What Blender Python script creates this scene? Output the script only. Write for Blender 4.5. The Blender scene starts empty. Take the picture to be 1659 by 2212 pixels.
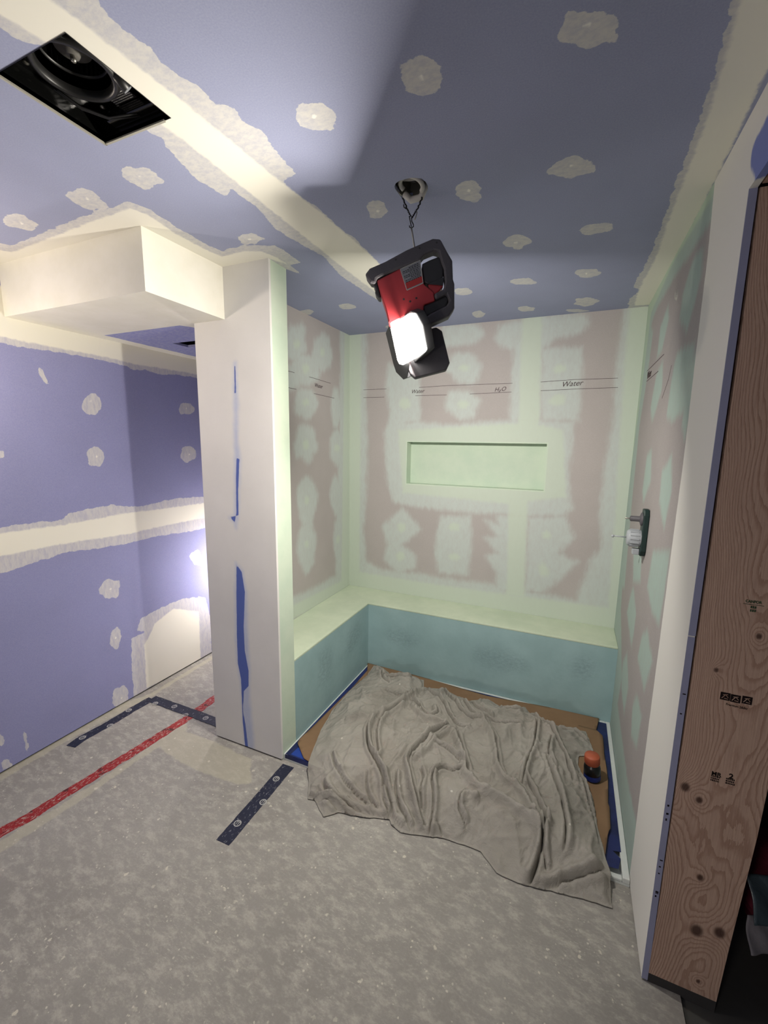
import bpy, bmesh, math, random
import numpy as np
from mathutils import Vector, Matrix
random.seed(4); np.random.seed(4)
S = bpy.context.scene; COL = S.collection
# ---------------- camera, world, exposure ----------------
def rot_cam(yaw, pitch, roll):
    y, p, r = map(math.radians, (yaw, pitch, roll))
    f = Vector((math.sin(y)*math.cos(p), math.cos(y)*math.cos(p), math.sin(p)))
    rt = Vector((math.cos(y), -math.sin(y), 0)); up = rt.cross(f)
    r2 = rt*math.cos(r)+up*math.sin(r); u2 = -rt*math.sin(r)+up*math.cos(r)
    return Matrix((r2, u2, -f)).transposed()
cd = bpy.data.cameras.new('camera'); cam = bpy.data.objects.new('camera', cd); COL.objects.link(cam)
cd.sensor_fit = 'HORIZONTAL'; cd.sensor_width = 36; cd.lens = 36*924.08/1659; cd.clip_start = .02
cam.matrix_world = Matrix.Translation((0, 0, 1.631)) @ rot_cam(-23.6024, -9.2411, .8196).to_4x4()
S.camera = cam
w = bpy.data.worlds.new('world'); S.world = w; w.use_nodes = True
bg = w.node_tree.nodes['Background']; bg.inputs[0].default_value = (.80, .86, 1, 1); bg.inputs[1].default_value = .19
S.view_settings.view_transform = 'Standard'; S.view_settings.look = 'None'
S.view_settings.exposure = 0.0; S.view_settings.gamma = 1; S.view_settings.use_curve_mapping = False
HEAD_FRONT = 21.; HEAD_BACK = 22.; WARM = 230; FLOORLAMP = 230; FILL_LAMP = 4.5   # lamp outputs, used in the lamp builders

# room measures (metres)
xW, xS, yS, zS, xC, yF, xB, yF2, xL, yK, yb, zb, xR, y1, y2, zO = -2.4446, -1.5119, 1.2039, 2.1765, -1.7009, 1.6046, -1.2568, 1.7295, -1.5651, 2.9088, 2.6235, .4995, .3175, 1.6471, 1.3161, 2.2101
H = 2.4; Y0 = -1.7; YE = 3.4; PAN = .02
D={'ceil':{'thin':[[[-1.063,0.573],[-1.057,0.612],[-1.03,0.626],[-1.042,0.733],[-1.051,0.877],[-1.041,0.909],[-1.069,0.976],[-1.095,1.055],[-1.092,1.133],[-1.078,1.172],[-1.038,1.155],[-1.029,1.228],[-1.047,1.331],[-1.069,1.411],[-1.054,1.536],[-1.028,1.683],[-1.065,1.887],[-1.057,2.087],[-1.051,2.242],[-1.037,2.332],[-1.067,2.965],[-0.937,2.825],[-0.832,1.865],[-0.84,1.835],[-0.836,1.712],[-0.833,1.583],[-0.845,1.464],[-0.841,1.335],[-0.866,1.266],[-0.865,1.18],[-0.803,1.163],[-0.795,1.048],[-0.784,0.997],[-0.8,0.947],[-0.789,0.904],[-0.824,0.874],[-0.817,0.827],[-0.83,0.795],[-0.843,0.759],[-0.835,0.71],[-0.842,0.676],[-0.848,0.639],[-0.834,0.613],[-0.805,0.564],[-0.948,0.504],[-1.064,0.539]],[[-2.256,1.077],[-2.176,1.087],[-2.157,1.117],[-1.89,1.099],[-1.587,1.079],[-1.398,1.078],[-1.38,1.131],[-1.399,1.259],[-1.405,1.395],[-1.391,1.479],[-1.273,1.47],[-1.204,1.498],[-1.152,1.518],[-1.148,1.588],[-1.154,1.697],[-1.217,1.699],[-1.228,1.823],[-1.26,1.723],[-1.265,1.602],[-1.609,1.704],[-1.743,1.375],[-2.84,1.393]],[[0.186,1.005],[0.19,1.044],[0.199,1.102],[0.208,1.228],[0.213,1.343],[0.214,1.484],[0.216,1.666],[0.219,1.876],[0.223,2.158],[0.203,2.544],[0.244,2.594],[0.207,2.729],[0.221,2.972],[0.34,2.883],[0.317,1.657],[0.301,1.186],[0.256,1.035]],[[0.013,1.026],[0.013,1.035],[0.018,1.05],[0.008,1.054],[-0.009,1.047],[-0.017,1.049],[-0.028,1.05],[-0.041,1.048],[-0.053,1.037],[-0.061,1.026],[-0.077,1.018],[-0.091,1.006],[-0.091,0.993],[-0.083,0.986],[-0.077,0.98],[-0.078,0.97],[-0.077,0.959],[-0.066,0.959],[-0.052,0.965],[-0.042,0.967],[-0.031,0.971],[-0.018,0.975],[-0.006,0.983],[0.005,0.993],[0.012,1.005],[0.015,1.017]],[[-0.324,1.021],[-0.333,1.029],[-0.343,1.034],[-0.354,1.037],[-0.365,1.04],[-0.376,1.035],[-0.384,1.026],[-0.392,1.018],[-0.399,1.009],[-0.4,0.996],[-0.401,0.985],[-0.405,0.972],[-0.4,0.961],[-0.395,0.949],[-0.386,0.943],[-0.376,0.938],[-0.366,0.937],[-0.356,0.936],[-0.346,0.938],[-0.338,0.945],[-0.331,0.953],[-0.324,0.962],[-0.32,0.973],[-0.316,0.984],[-0.319,0.996],[-0.318,1.01]],[[-0.588,1.026],[-0.594,1.034],[-0.6,1.045],[-0.613,1.048],[-0.627,1.046],[-0.639,1.039],[-0.651,1.034],[-0.664,1.029],[-0.673,1.019],[-0.679,1.008],[-0.679,0.996],[-0.68,0.985],[-0.672,0.976],[-0.667,0.968],[-0.662,0.959],[-0.654,0.951],[-0.642,0.95],[-0.629,0.955],[-0.618,0.959],[-0.607,0.962],[-0.594,0.967],[-0.589,0.978],[-0.583,0.987],[-0.578,0.998],[-0.575,1.009],[-0.583,1.018]],[[-0.006,1.451],[-0.008,1.461],[-0.008,1.472],[-0.014,1.483],[-0.03,1.483],[-0.045,1.481],[-0.057,1.486],[-0.074,1.49],[-0.091,1.48],[-0.101,1.465],[-0.113,1.455],[-0.13,1.445],[-0.142,1.431],[-0.133,1.419],[-0.123,1.411],[-0.114,1.405],[-0.113,1.394],[-0.101,1.391],[-0.091,1.385],[-0.077,1.386],[-0.061,1.385],[-0.044,1.391],[-0.034,1.406],[-0.024,1.416],[-0.015,1.427],[-0.008,1.439]],[[-0.326,1.453],[-0.326,1.467],[-0.328,1.483],[-0.335,1.497],[-0.345,1.509],[-0.357,1.51],[-0.366,1.496],[-0.375,1.492],[-0.383,1.486],[-0.389,1.476],[-0.394,1.465],[-0.4,1.453],[-0.398,1.438],[-0.395,1.425],[-0.393,1.411],[-0.389,1.395],[-0.379,1.388],[-0.369,1.387],[-0.36,1.385],[-0.351,1.388],[-0.342,1.387],[-0.332,1.39],[-0.327,1.402],[-0.323,1.415],[-0.324,1.429],[-0.322,1.441]],[[-0.634,1.443],[-0.638,1.458],[-0.647,1.469],[-0.658,1.471],[-0.667,1.479],[-0.677,1.486],[-0.685,1.482],[-0.691,1.478],[-0.698,1.474],[-0.707,1.47],[-0.706,1.456],[-0.702,1.443],[-0.698,1.43],[-0.696,1.418],[-0.692,1.404],[-0.683,1.394],[-0.673,1.386],[-0.664,1.384],[-0.655,1.379],[-0.648,1.383],[-0.641,1.387],[-0.633,1.388],[-0.625,1.392],[-0.628,1.406],[-0.631,1.419],[-0.632,1.43]],[[0.066,1.847],[0.069,1.856],[0.066,1.866],[0.059,1.874],[0.051,1.881],[0.038,1.883],[0.025,1.884],[0.012,1.883],[-0.002,1.884],[-0.018,1.881],[-0.026,1.87],[-0.031,1.859],[-0.035,1.85],[-0.04,1.84],[-0.045,1.829],[-0.036,1.821],[-0.03,1.813],[-0.02,1.807],[-0.009,1.803],[0.005,1.803],[0.017,1.805],[0.03,1.806],[0.042,1.812],[0.053,1.818],[0.061,1.827],[0.064,1.837]],[[-0.215,1.84],[-0.211,1.855],[-0.214,1.872],[-0.227,1.881],[-0.237,1.89],[-0.246,1.901],[-0.258,1.909],[-0.271,1.903],[-0.281,1.896],[-0.287,1.884],[-0.297,1.879],[-0.309,1.872],[-0.315,1.858],[-0.317,1.842],[-0.312,1.826],[-0.303,1.814],[-0.296,1.801],[-0.288,1.789],[-0.277,1.783],[-0.265,1.782],[-0.254,1.785],[-0.244,1.787],[-0.234,1.793],[-0.226,1.802],[-0.222,1.814],[-0.217,1.826]],[[0.051,2.297],[0.049,2.309],[0.049,2.323],[0.039,2.328],[0.027,2.33],[0.016,2.332],[0.004,2.331],[-0.009,2.328],[-0.024,2.321],[-0.037,2.31],[-0.043,2.294],[-0.05,2.281],[-0.06,2.267],[-0.062,2.252],[-0.055,2.243],[-0.051,2.233],[-0.049,2.22],[-0.037,2.218],[-0.024,2.219],[-0.011,2.224],[0.001,2.227],[0.015,2.231],[0.028,2.241],[0.034,2.257],[0.042,2.27],[0.049,2.283]],[[-0.231,2.295],[-0.227,2.308],[-0.23,2.318],[-0.238,2.327],[-0.252,2.328],[-0.269,2.321],[-0.282,2.32],[-0.296,2.312],[-0.31,2.306],[-0.324,2.298],[-0.334,2.286],[-0.341,2.274],[-0.345,2.262],[-0.342,2.252],[-0.341,2.241],[-0.335,2.234],[-0.326,2.228],[-0.315,2.225],[-0.3,2.229],[-0.287,2.232],[-0.274,2.236],[-0.257,2.239],[-0.248,2.252],[-0.237,2.263],[-0.238,2.275],[-0.235,2.284]],[[-0.534,2.327],[-0.54,2.342],[-0.551,2.35],[-0.562,2.356],[-0.571,2.361],[-0.582,2.364],[-0.592,2.361],[-0.601,2.358],[-0.612,2.354],[-0.619,2.344],[-0.629,2.335],[-0.631,2.32],[-0.629,2.305],[-0.626,2.292],[-0.621,2.279],[-0.619,2.263],[-0.609,2.256],[-0.598,2.251],[-0.587,2.251],[-0.577,2.258],[-0.567,2.257],[-0.556,2.261],[-0.549,2.272],[-0.548,2.286],[-0.542,2.297],[-0.535,2.311]],[[-1.209,2.327],[-1.216,2.338],[-1.223,2.35],[-1.238,2.354],[-1.25,2.361],[-1.264,2.357],[-1.278,2.359],[-1.29,2.353],[-1.302,2.347],[-1.308,2.336],[-1.31,2.324],[-1.314,2.313],[-1.307,2.302],[-1.3,2.292],[-1.298,2.281],[-1.29,2.271],[-1.279,2.262],[-1.266,2.258],[-1.252,2.258],[-1.24,2.261],[-1.227,2.264],[-1.217,2.272],[-1.213,2.283],[-1.21,2.294],[-1.21,2.304],[-1.207,2.315]],[[0.056,2.727],[0.05,2.742],[0.043,2.754],[0.037,2.767],[0.03,2.78],[0.018,2.784],[0.005,2.79],[-0.011,2.789],[-0.025,2.773],[-0.036,2.754],[-0.049,2.74],[-0.06,2.721],[-0.059,2.701],[-0.054,2.685],[-0.058,2.666],[-0.057,2.648],[-0.055,2.626],[-0.039,2.627],[-0.024,2.633],[-0.013,2.628],[0.002,2.624],[0.016,2.637],[0.027,2.654],[0.039,2.669],[0.053,2.686],[0.061,2.708]],[[-0.265,2.735],[-0.272,2.744],[-0.275,2.754],[-0.279,2.765],[-0.289,2.769],[-0.302,2.762],[-0.312,2.767],[-0.324,2.768],[-0.337,2.762],[-0.346,2.749],[-0.352,2.736],[-0.36,2.724],[-0.359,2.711],[-0.357,2.7],[-0.354,2.689],[-0.352,2.678],[-0.346,2.67],[-0.336,2.665],[-0.326,2.663],[-0.314,2.664],[-0.303,2.672],[-0.292,2.678],[-0.286,2.69],[-0.276,2.698],[-0.266,2.709],[-0.26,2.723]],[[-0.552,2.741],[-0.559,2.754],[-0.565,2.766],[-0.569,2.783],[-0.578,2.794],[-0.588,2.799],[-0.597,2.794],[-0.607,2.796],[-0.615,2.787],[-0.622,2.777],[-0.622,2.759],[-0.627,2.746],[-0.627,2.73],[-0.621,2.715],[-0.618,2.7],[-0.612,2.688],[-0.607,2.671],[-0.598,2.662],[-0.589,2.665],[-0.58,2.662],[-0.569,2.659],[-0.562,2.668],[-0.56,2.685],[-0.559,2.7],[-0.554,2.711],[-0.546,2.725]],[[-1.501,2.329],[-1.512,2.335],[-1.518,2.343],[-1.524,2.357],[-1.537,2.361],[-1.551,2.363],[-1.564,2.361],[-1.575,2.356],[-1.583,2.348],[-1.588,2.339],[-1.592,2.329],[-1.591,2.318],[-1.592,2.307],[-1.584,2.298],[-1.575,2.29],[-1.567,2.28],[-1.555,2.275],[-1.543,2.276],[-1.531,2.274],[-1.519,2.273],[-1.505,2.273],[-1.494,2.278],[-1.492,2.291],[-1.489,2.3],[-1.489,2.311],[-1.492,2.321]],[[-1.874,1.06],[-1.891,1.067],[-1.909,1.071],[-1.93,1.076],[-1.948,1.073],[-1.955,1.06],[-1.955,1.047],[-1.963,1.04],[-1.97,1.032],[-1.974,1.021],[-1.97,1.009],[-1.96,0.998],[-1.943,0.99],[-1.93,0.98],[-1.912,0.976],[-1.896,0.976],[-1.88,0.975],[-1.867,0.98],[-1.848,0.979],[-1.834,0.984],[-1.827,0.995],[-1.833,1.008],[-1.844,1.019],[-1.844,1.029],[-1.848,1.04],[-1.857,1.053]],[[-1.487,1.063],[-1.502,1.077],[-1.521,1.07],[-1.535,1.064],[-1.55,1.062],[-1.57,1.065],[-1.581,1.054],[-1.586,1.042],[-1.582,1.028],[-1.579,1.015],[-1.575,1.003],[-1.567,0.992],[-1.559,0.979],[-1.544,0.973],[-1.529,0.969],[-1.514,0.968],[-1.499,0.965],[-1.479,0.96],[-1.466,0.967],[-1.461,0.98],[-1.457,0.991],[-1.454,1.003],[-1.458,1.015],[-1.464,1.026],[-1.473,1.036],[-1.479,1.048]],[[-1.22,1.049],[-1.235,1.045],[-1.246,1.044],[-1.259,1.054],[-1.275,1.056],[-1.288,1.05],[-1.294,1.038],[-1.291,1.022],[-1.292,1.011],[-1.298,0.999],[-1.293,0.986],[-1.291,0.971],[-1.277,0.963],[-1.265,0.956],[-1.252,0.951],[-1.239,0.952],[-1.227,0.954],[-1.22,0.965],[-1.211,0.969],[-1.198,0.971],[-1.192,0.981],[-1.189,0.993],[-1.189,1.006],[-1.191,1.019],[-1.192,1.035],[-1.203,1.047]],[[-1.156,1.458],[-1.168,1.464],[-1.183,1.467],[-1.195,1.47],[-1.207,1.474],[-1.221,1.476],[-1.232,1.471],[-1.246,1.47],[-1.258,1.464],[-1.267,1.456],[-1.265,1.445],[-1.258,1.435],[-1.262,1.426],[-1.256,1.417],[-1.248,1.409],[-1.238,1.403],[-1.226,1.398],[-1.212,1.397],[-1.199,1.4],[-1.188,1.404],[-1.174,1.405],[-1.163,1.41],[-1.158,1.419],[-1.163,1.429],[-1.158,1.437],[-1.152,1.447]],[[0.015,2.879],[0.012,2.886],[0.001,2.888],[-0.009,2.89],[-0.015,2.895],[-0.027,2.895],[-0.042,2.891],[-0.057,2.885],[-0.07,2.876],[-0.085,2.868],[-0.092,2.859],[-0.096,2.85],[-0.099,2.842],[-0.107,2.833],[-0.11,2.824],[-0.104,2.818],[-0.095,2.815],[-0.082,2.817],[-0.071,2.816],[-0.057,2.819],[-0.043,2.828],[-0.031,2.835],[-0.02,2.843],[-0.013,2.851],[-0.007,2.859],[0.003,2.868]],[[-0.669,3.023],[-0.666,3.036],[-0.672,3.045],[-0.683,3.05],[-0.695,3.054],[-0.707,3.059],[-0.722,3.051],[-0.735,3.044],[-0.743,3.033],[-0.756,3.027],[-0.765,3.018],[-0.77,3.006],[-0.774,2.995],[-0.774,2.983],[-0.768,2.975],[-0.762,2.966],[-0.754,2.958],[-0.742,2.956],[-0.728,2.96],[-0.716,2.964],[-0.702,2.962],[-0.687,2.967],[-0.676,2.978],[-0.671,2.99],[-0.675,3.002],[-0.673,3.012]],[[-1.126,2.827],[-1.127,2.841],[-1.137,2.85],[-1.149,2.858],[-1.164,2.855],[-1.177,2.859],[-1.192,2.863],[-1.208,2.863],[-1.221,2.853],[-1.229,2.84],[-1.229,2.825],[-1.23,2.813],[-1.234,2.8],[-1.227,2.789],[-1.222,2.777],[-1.212,2.77],[-1.203,2.759],[-1.19,2.757],[-1.176,2.753],[-1.163,2.758],[-1.15,2.761],[-1.136,2.766],[-1.12,2.772],[-1.118,2.788],[-1.124,2.803],[-1.128,2.814]]],
'thick':[[[-1.038,0.527],[-1.03,0.558],[-1.018,0.628],[-1.016,0.711],[-0.995,0.892],[-0.993,1.018],[-0.997,1.213],[-1.002,1.476],[-1.009,1.85],[-1.006,2.26],[-1.061,2.901],[-0.98,2.809],[-0.847,1.9],[-0.837,1.736],[-0.85,1.394],[-0.87,1.166],[-0.878,1.036],[-0.884,0.912],[-0.887,0.82],[-0.9,0.718],[-0.904,0.645],[-0.916,0.578],[-0.912,0.519],[-0.966,0.497]],[[-2.338,1.113],[-2.255,1.123],[-2.235,1.154],[-1.965,1.139],[-1.644,1.115],[-1.438,1.107],[-1.42,1.163],[-1.444,1.298],[-1.446,1.434],[-1.433,1.522],[-1.311,1.511],[-1.239,1.54],[-1.221,1.607],[-1.219,1.685],[-1.265,1.602],[-1.609,1.704],[-1.743,1.375],[-2.84,1.393]],[[0.2,1.011],[0.205,1.05],[0.213,1.128],[0.22,1.226],[0.228,1.349],[0.231,1.491],[0.235,1.674],[0.237,1.884],[0.249,2.168],[0.234,2.59],[0.244,2.867],[0.34,2.883],[0.317,1.657],[0.301,1.186],[0.256,1.035]]],
'dot':[[[-0.031,1.0],[-0.032,1.003],[-0.035,1.005],[-0.039,1.004],[-0.043,1.002],[-0.046,0.997],[-0.047,0.993],[-0.046,0.99],[-0.043,0.988],[-0.039,0.989],[-0.035,0.991],[-0.032,0.995]],[[-0.354,0.991],[-0.356,0.995],[-0.359,0.997],[-0.363,0.996],[-0.366,0.994],[-0.368,0.99],[-0.367,0.985],[-0.365,0.982],[-0.362,0.98],[-0.358,0.981],[-0.355,0.983],[-0.353,0.987]],[[-0.625,0.997],[-0.628,1.0],[-0.632,1.001],[-0.636,1.001],[-0.639,0.999],[-0.639,0.995],[-0.638,0.991],[-0.635,0.988],[-0.631,0.987],[-0.627,0.987],[-0.624,0.989],[-0.623,0.993]],[[-0.059,1.43],[-0.06,1.434],[-0.062,1.436],[-0.066,1.436],[-0.069,1.433],[-0.072,1.429],[-0.073,1.424],[-0.072,1.42],[-0.069,1.418],[-0.066,1.418],[-0.062,1.421],[-0.06,1.425]],[[-0.353,1.439],[-0.355,1.444],[-0.358,1.447],[-0.361,1.447],[-0.364,1.444],[-0.366,1.44],[-0.365,1.435],[-0.363,1.43],[-0.36,1.427],[-0.357,1.427],[-0.354,1.43],[-0.353,1.434]],[[-0.66,1.442],[-0.663,1.446],[-0.666,1.449],[-0.67,1.449],[-0.673,1.446],[-0.674,1.442],[-0.673,1.437],[-0.67,1.433],[-0.666,1.43],[-0.662,1.43],[-0.659,1.433],[-0.658,1.437]],[[-0.261,1.85],[-0.262,1.855],[-0.265,1.859],[-0.269,1.859],[-0.273,1.856],[-0.275,1.85],[-0.275,1.844],[-0.274,1.838],[-0.27,1.835],[-0.267,1.835],[-0.263,1.838],[-0.261,1.843]],[[-1.507,1.017],[-1.512,1.019],[-1.518,1.021],[-1.523,1.02],[-1.525,1.018],[-1.523,1.015],[-1.519,1.011],[-1.514,1.009],[-1.508,1.007],[-1.503,1.008],[-1.501,1.01],[-1.503,1.013]],[[-1.237,1.002],[-1.242,1.004],[-1.247,1.006],[-1.25,1.005],[-1.252,1.003],[-1.252,1.0],[-1.249,0.997],[-1.244,0.995],[-1.24,0.994],[-1.236,0.994],[-1.234,0.996],[-1.234,0.999]],[[-1.896,1.029],[-1.904,1.032],[-1.912,1.034],[-1.918,1.033],[-1.919,1.031],[-1.917,1.027],[-1.911,1.023],[-1.903,1.02],[-1.895,1.019],[-1.89,1.019],[-1.888,1.022],[-1.89,1.025]],[[-1.207,1.441],[-1.211,1.445],[-1.216,1.447],[-1.22,1.446],[-1.223,1.444],[-1.223,1.44],[-1.22,1.436],[-1.216,1.432],[-1.211,1.431],[-1.207,1.431],[-1.204,1.433],[-1.204,1.437]],[[-0.006,2.28],[-0.006,2.286],[-0.008,2.289],[-0.011,2.29],[-0.014,2.287],[-0.016,2.282],[-0.017,2.276],[-0.017,2.27],[-0.015,2.267],[-0.012,2.266],[-0.009,2.269],[-0.007,2.274]]]},
'purple':{'thin':[[[1.128,2.055],[1.174,2.056],[1.256,2.054],[1.392,2.061],[1.544,2.063],[1.622,2.06],[1.729,2.056],[1.78,2.052],[1.831,2.039],[1.915,2.047],[2.002,2.037],[2.146,2.054],[2.284,2.057],[2.516,2.051],[2.533,2.321],[1.155,2.309]],[[1.035,1.206],[1.083,1.208],[1.195,1.214],[1.356,1.204],[1.39,1.233],[1.558,1.244],[1.632,1.25],[1.747,1.219],[1.846,1.219],[2.05,1.236],[2.301,1.223],[2.573,1.218],[2.558,0.969],[2.314,0.987],[2.118,0.993],[1.889,1.008],[1.688,1.002],[1.467,1.014],[1.37,1.03],[1.267,1.015],[1.173,1.006],[1.102,0.993],[1.06,0.994],[1.013,0.998]],[[1.656,-0.003],[1.663,0.266],[1.677,0.4],[1.778,0.399],[1.715,0.432],[1.742,0.499],[1.88,0.519],[2.083,0.523],[2.174,0.5],[2.285,0.405],[2.309,0.296],[2.301,-0.044],[1.904,-0.006]],[[1.618,1.818],[1.614,1.805],[1.61,1.791],[1.601,1.78],[1.592,1.768],[1.58,1.76],[1.566,1.76],[1.554,1.762],[1.543,1.763],[1.529,1.763],[1.52,1.771],[1.515,1.783],[1.511,1.795],[1.513,1.809],[1.518,1.822],[1.521,1.835],[1.533,1.842],[1.541,1.853],[1.552,1.86],[1.564,1.872],[1.578,1.875],[1.592,1.873],[1.6,1.862],[1.608,1.853],[1.613,1.842],[1.62,1.832]],[[2.271,1.844],[2.267,1.834],[2.258,1.824],[2.245,1.817],[2.235,1.808],[2.218,1.804],[2.203,1.802],[2.187,1.8],[2.169,1.797],[2.15,1.797],[2.138,1.804],[2.135,1.815],[2.134,1.824],[2.136,1.834],[2.139,1.842],[2.145,1.851],[2.144,1.863],[2.157,1.872],[2.175,1.875],[2.192,1.876],[2.209,1.88],[2.227,1.881],[2.24,1.875],[2.246,1.866],[2.257,1.86],[2.27,1.854]],[[1.604,1.527],[1.6,1.515],[1.596,1.502],[1.591,1.489],[1.584,1.474],[1.571,1.47],[1.558,1.474],[1.548,1.479],[1.536,1.477],[1.523,1.478],[1.515,1.489],[1.517,1.506],[1.516,1.518],[1.513,1.529],[1.511,1.543],[1.515,1.557],[1.523,1.568],[1.535,1.575],[1.546,1.58],[1.557,1.586],[1.568,1.582],[1.58,1.581],[1.589,1.573],[1.599,1.566],[1.604,1.554],[1.608,1.541]],[[2.262,1.533],[2.259,1.52],[2.255,1.506],[2.244,1.495],[2.226,1.492],[2.212,1.487],[2.197,1.484],[2.179,1.474],[2.162,1.479],[2.15,1.489],[2.138,1.498],[2.125,1.508],[2.124,1.522],[2.132,1.535],[2.143,1.545],[2.142,1.557],[2.145,1.57],[2.157,1.58],[2.172,1.586],[2.189,1.587],[2.206,1.593],[2.222,1.586],[2.231,1.574],[2.243,1.567],[2.257,1.559],[2.265,1.547]],[[1.624,0.738],[1.622,0.725],[1.621,0.709],[1.614,0.696],[1.601,0.689],[1.583,0.699],[1.57,0.697],[1.556,0.696],[1.539,0.699],[1.53,0.715],[1.524,0.731],[1.513,0.744],[1.511,0.759],[1.509,0.774],[1.516,0.786],[1.524,0.796],[1.531,0.805],[1.539,0.818],[1.553,0.819],[1.567,0.816],[1.581,0.809],[1.594,0.803],[1.607,0.795],[1.627,0.787],[1.633,0.769],[1.63,0.752]],[[2.261,0.787],[2.275,0.771],[2.272,0.757],[2.265,0.747],[2.26,0.735],[2.254,0.723],[2.244,0.715],[2.227,0.724],[2.213,0.735],[2.201,0.739],[2.188,0.744],[2.179,0.756],[2.173,0.769],[2.163,0.782],[2.154,0.797],[2.15,0.813],[2.158,0.824],[2.169,0.83],[2.178,0.836],[2.19,0.835],[2.2,0.84],[2.213,0.845],[2.228,0.843],[2.24,0.828],[2.246,0.812],[2.25,0.798]],[[1.611,0.425],[1.606,0.412],[1.598,0.404],[1.594,0.389],[1.588,0.372],[1.578,0.362],[1.568,0.371],[1.562,0.385],[1.555,0.393],[1.549,0.402],[1.543,0.414],[1.541,0.429],[1.544,0.445],[1.545,0.46],[1.55,0.472],[1.555,0.483],[1.56,0.495],[1.567,0.506],[1.576,0.507],[1.585,0.516],[1.594,0.514],[1.6,0.499],[1.606,0.487],[1.606,0.469],[1.608,0.456],[1.612,0.441]],[[1.62,0.011],[1.612,-0.005],[1.6,-0.013],[1.587,-0.015],[1.575,-0.018],[1.562,-0.025],[1.551,-0.014],[1.542,-0.002],[1.535,0.013],[1.524,0.023],[1.519,0.041],[1.519,0.059],[1.525,0.075],[1.528,0.092],[1.532,0.111],[1.54,0.126],[1.555,0.124],[1.567,0.124],[1.578,0.118],[1.592,0.124],[1.604,0.116],[1.612,0.1],[1.617,0.083],[1.624,0.067],[1.624,0.048],[1.626,0.028]],[[2.281,0.423],[2.279,0.413],[2.27,0.407],[2.265,0.399],[2.256,0.393],[2.245,0.389],[2.231,0.394],[2.218,0.4],[2.206,0.408],[2.196,0.417],[2.188,0.427],[2.183,0.438],[2.176,0.449],[2.174,0.46],[2.176,0.47],[2.181,0.479],[2.193,0.481],[2.201,0.486],[2.211,0.492],[2.224,0.488],[2.237,0.482],[2.249,0.476],[2.26,0.467],[2.272,0.458],[2.276,0.445],[2.279,0.434]],[[1.135,1.553],[1.135,1.548],[1.133,1.543],[1.131,1.539],[1.128,1.538],[1.126,1.535],[1.123,1.536],[1.121,1.536],[1.119,1.535],[1.116,1.536],[1.114,1.539],[1.112,1.543],[1.113,1.548],[1.115,1.554],[1.115,1.558],[1.116,1.563],[1.117,1.568],[1.12,1.571],[1.123,1.571],[1.125,1.572],[1.128,1.574],[1.13,1.573],[1.133,1.571],[1.133,1.566],[1.134,1.562],[1.135,1.558]],[[0.987,0.165],[0.987,0.157],[0.986,0.149],[0.983,0.145],[0.98,0.141],[0.977,0.142],[0.975,0.144],[0.972,0.144],[0.97,0.149],[0.968,0.152],[0.966,0.158],[0.965,0.165],[0.965,0.172],[0.965,0.18],[0.967,0.186],[0.969,0.191],[0.97,0.199],[0.972,0.204],[0.975,0.207],[0.978,0.204],[0.981,0.199],[0.982,0.193],[0.985,0.191],[0.987,0.186],[0.988,0.179],[0.987,0.172]],[[1.081,0.09],[1.081,0.075],[1.081,0.061],[1.081,0.051],[1.08,0.04],[1.079,0.034],[1.078,0.034],[1.076,0.034],[1.075,0.036],[1.073,0.044],[1.071,0.053],[1.069,0.065],[1.069,0.081],[1.068,0.095],[1.067,0.108],[1.067,0.123],[1.067,0.136],[1.067,0.147],[1.068,0.152],[1.07,0.154],[1.071,0.158],[1.073,0.155],[1.075,0.138],[1.076,0.127],[1.078,0.117],[1.079,0.105]],[[1.009,0.016],[1.008,0.011],[1.004,0.008],[1.001,0.004],[0.996,0.004],[0.989,0.008],[0.984,0.01],[0.977,0.012],[0.969,0.016],[0.964,0.025],[0.96,0.034],[0.961,0.041],[0.96,0.047],[0.96,0.053],[0.959,0.06],[0.963,0.063],[0.967,0.064],[0.971,0.067],[0.976,0.067],[0.983,0.066],[0.99,0.06],[0.995,0.053],[1.0,0.045],[1.003,0.037],[1.007,0.03],[1.011,0.022]],[[1.349,1.938],[1.352,1.928],[1.354,1.92],[1.358,1.91],[1.359,1.901],[1.361,1.892],[1.361,1.884],[1.358,1.881],[1.353,1.887],[1.348,1.893],[1.343,1.898],[1.338,1.904],[1.333,1.914],[1.329,1.924],[1.325,1.935],[1.321,1.945],[1.32,1.954],[1.32,1.961],[1.32,1.966],[1.322,1.97],[1.322,1.976],[1.326,1.974],[1.33,1.971],[1.335,1.969],[1.34,1.961],[1.345,1.949]]],
'thick':[[[1.131,2.083],[1.177,2.084],[1.394,2.081],[1.624,2.083],[1.834,2.073],[2.148,2.078],[2.518,2.082],[2.533,2.321],[1.155,2.309]],[[1.033,1.182],[1.081,1.183],[1.353,1.176],[1.704,1.187],[1.997,1.179],[2.307,1.176],[2.57,1.168],[2.564,1.069],[2.31,1.067],[1.988,1.067],[1.693,1.06],[1.343,1.076],[1.069,1.074],[1.021,1.071]],[[1.747,0.019],[1.757,0.322],[1.806,0.373],[1.842,0.431],[1.992,0.478],[2.204,0.377],[2.195,-0.026]]],
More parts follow.
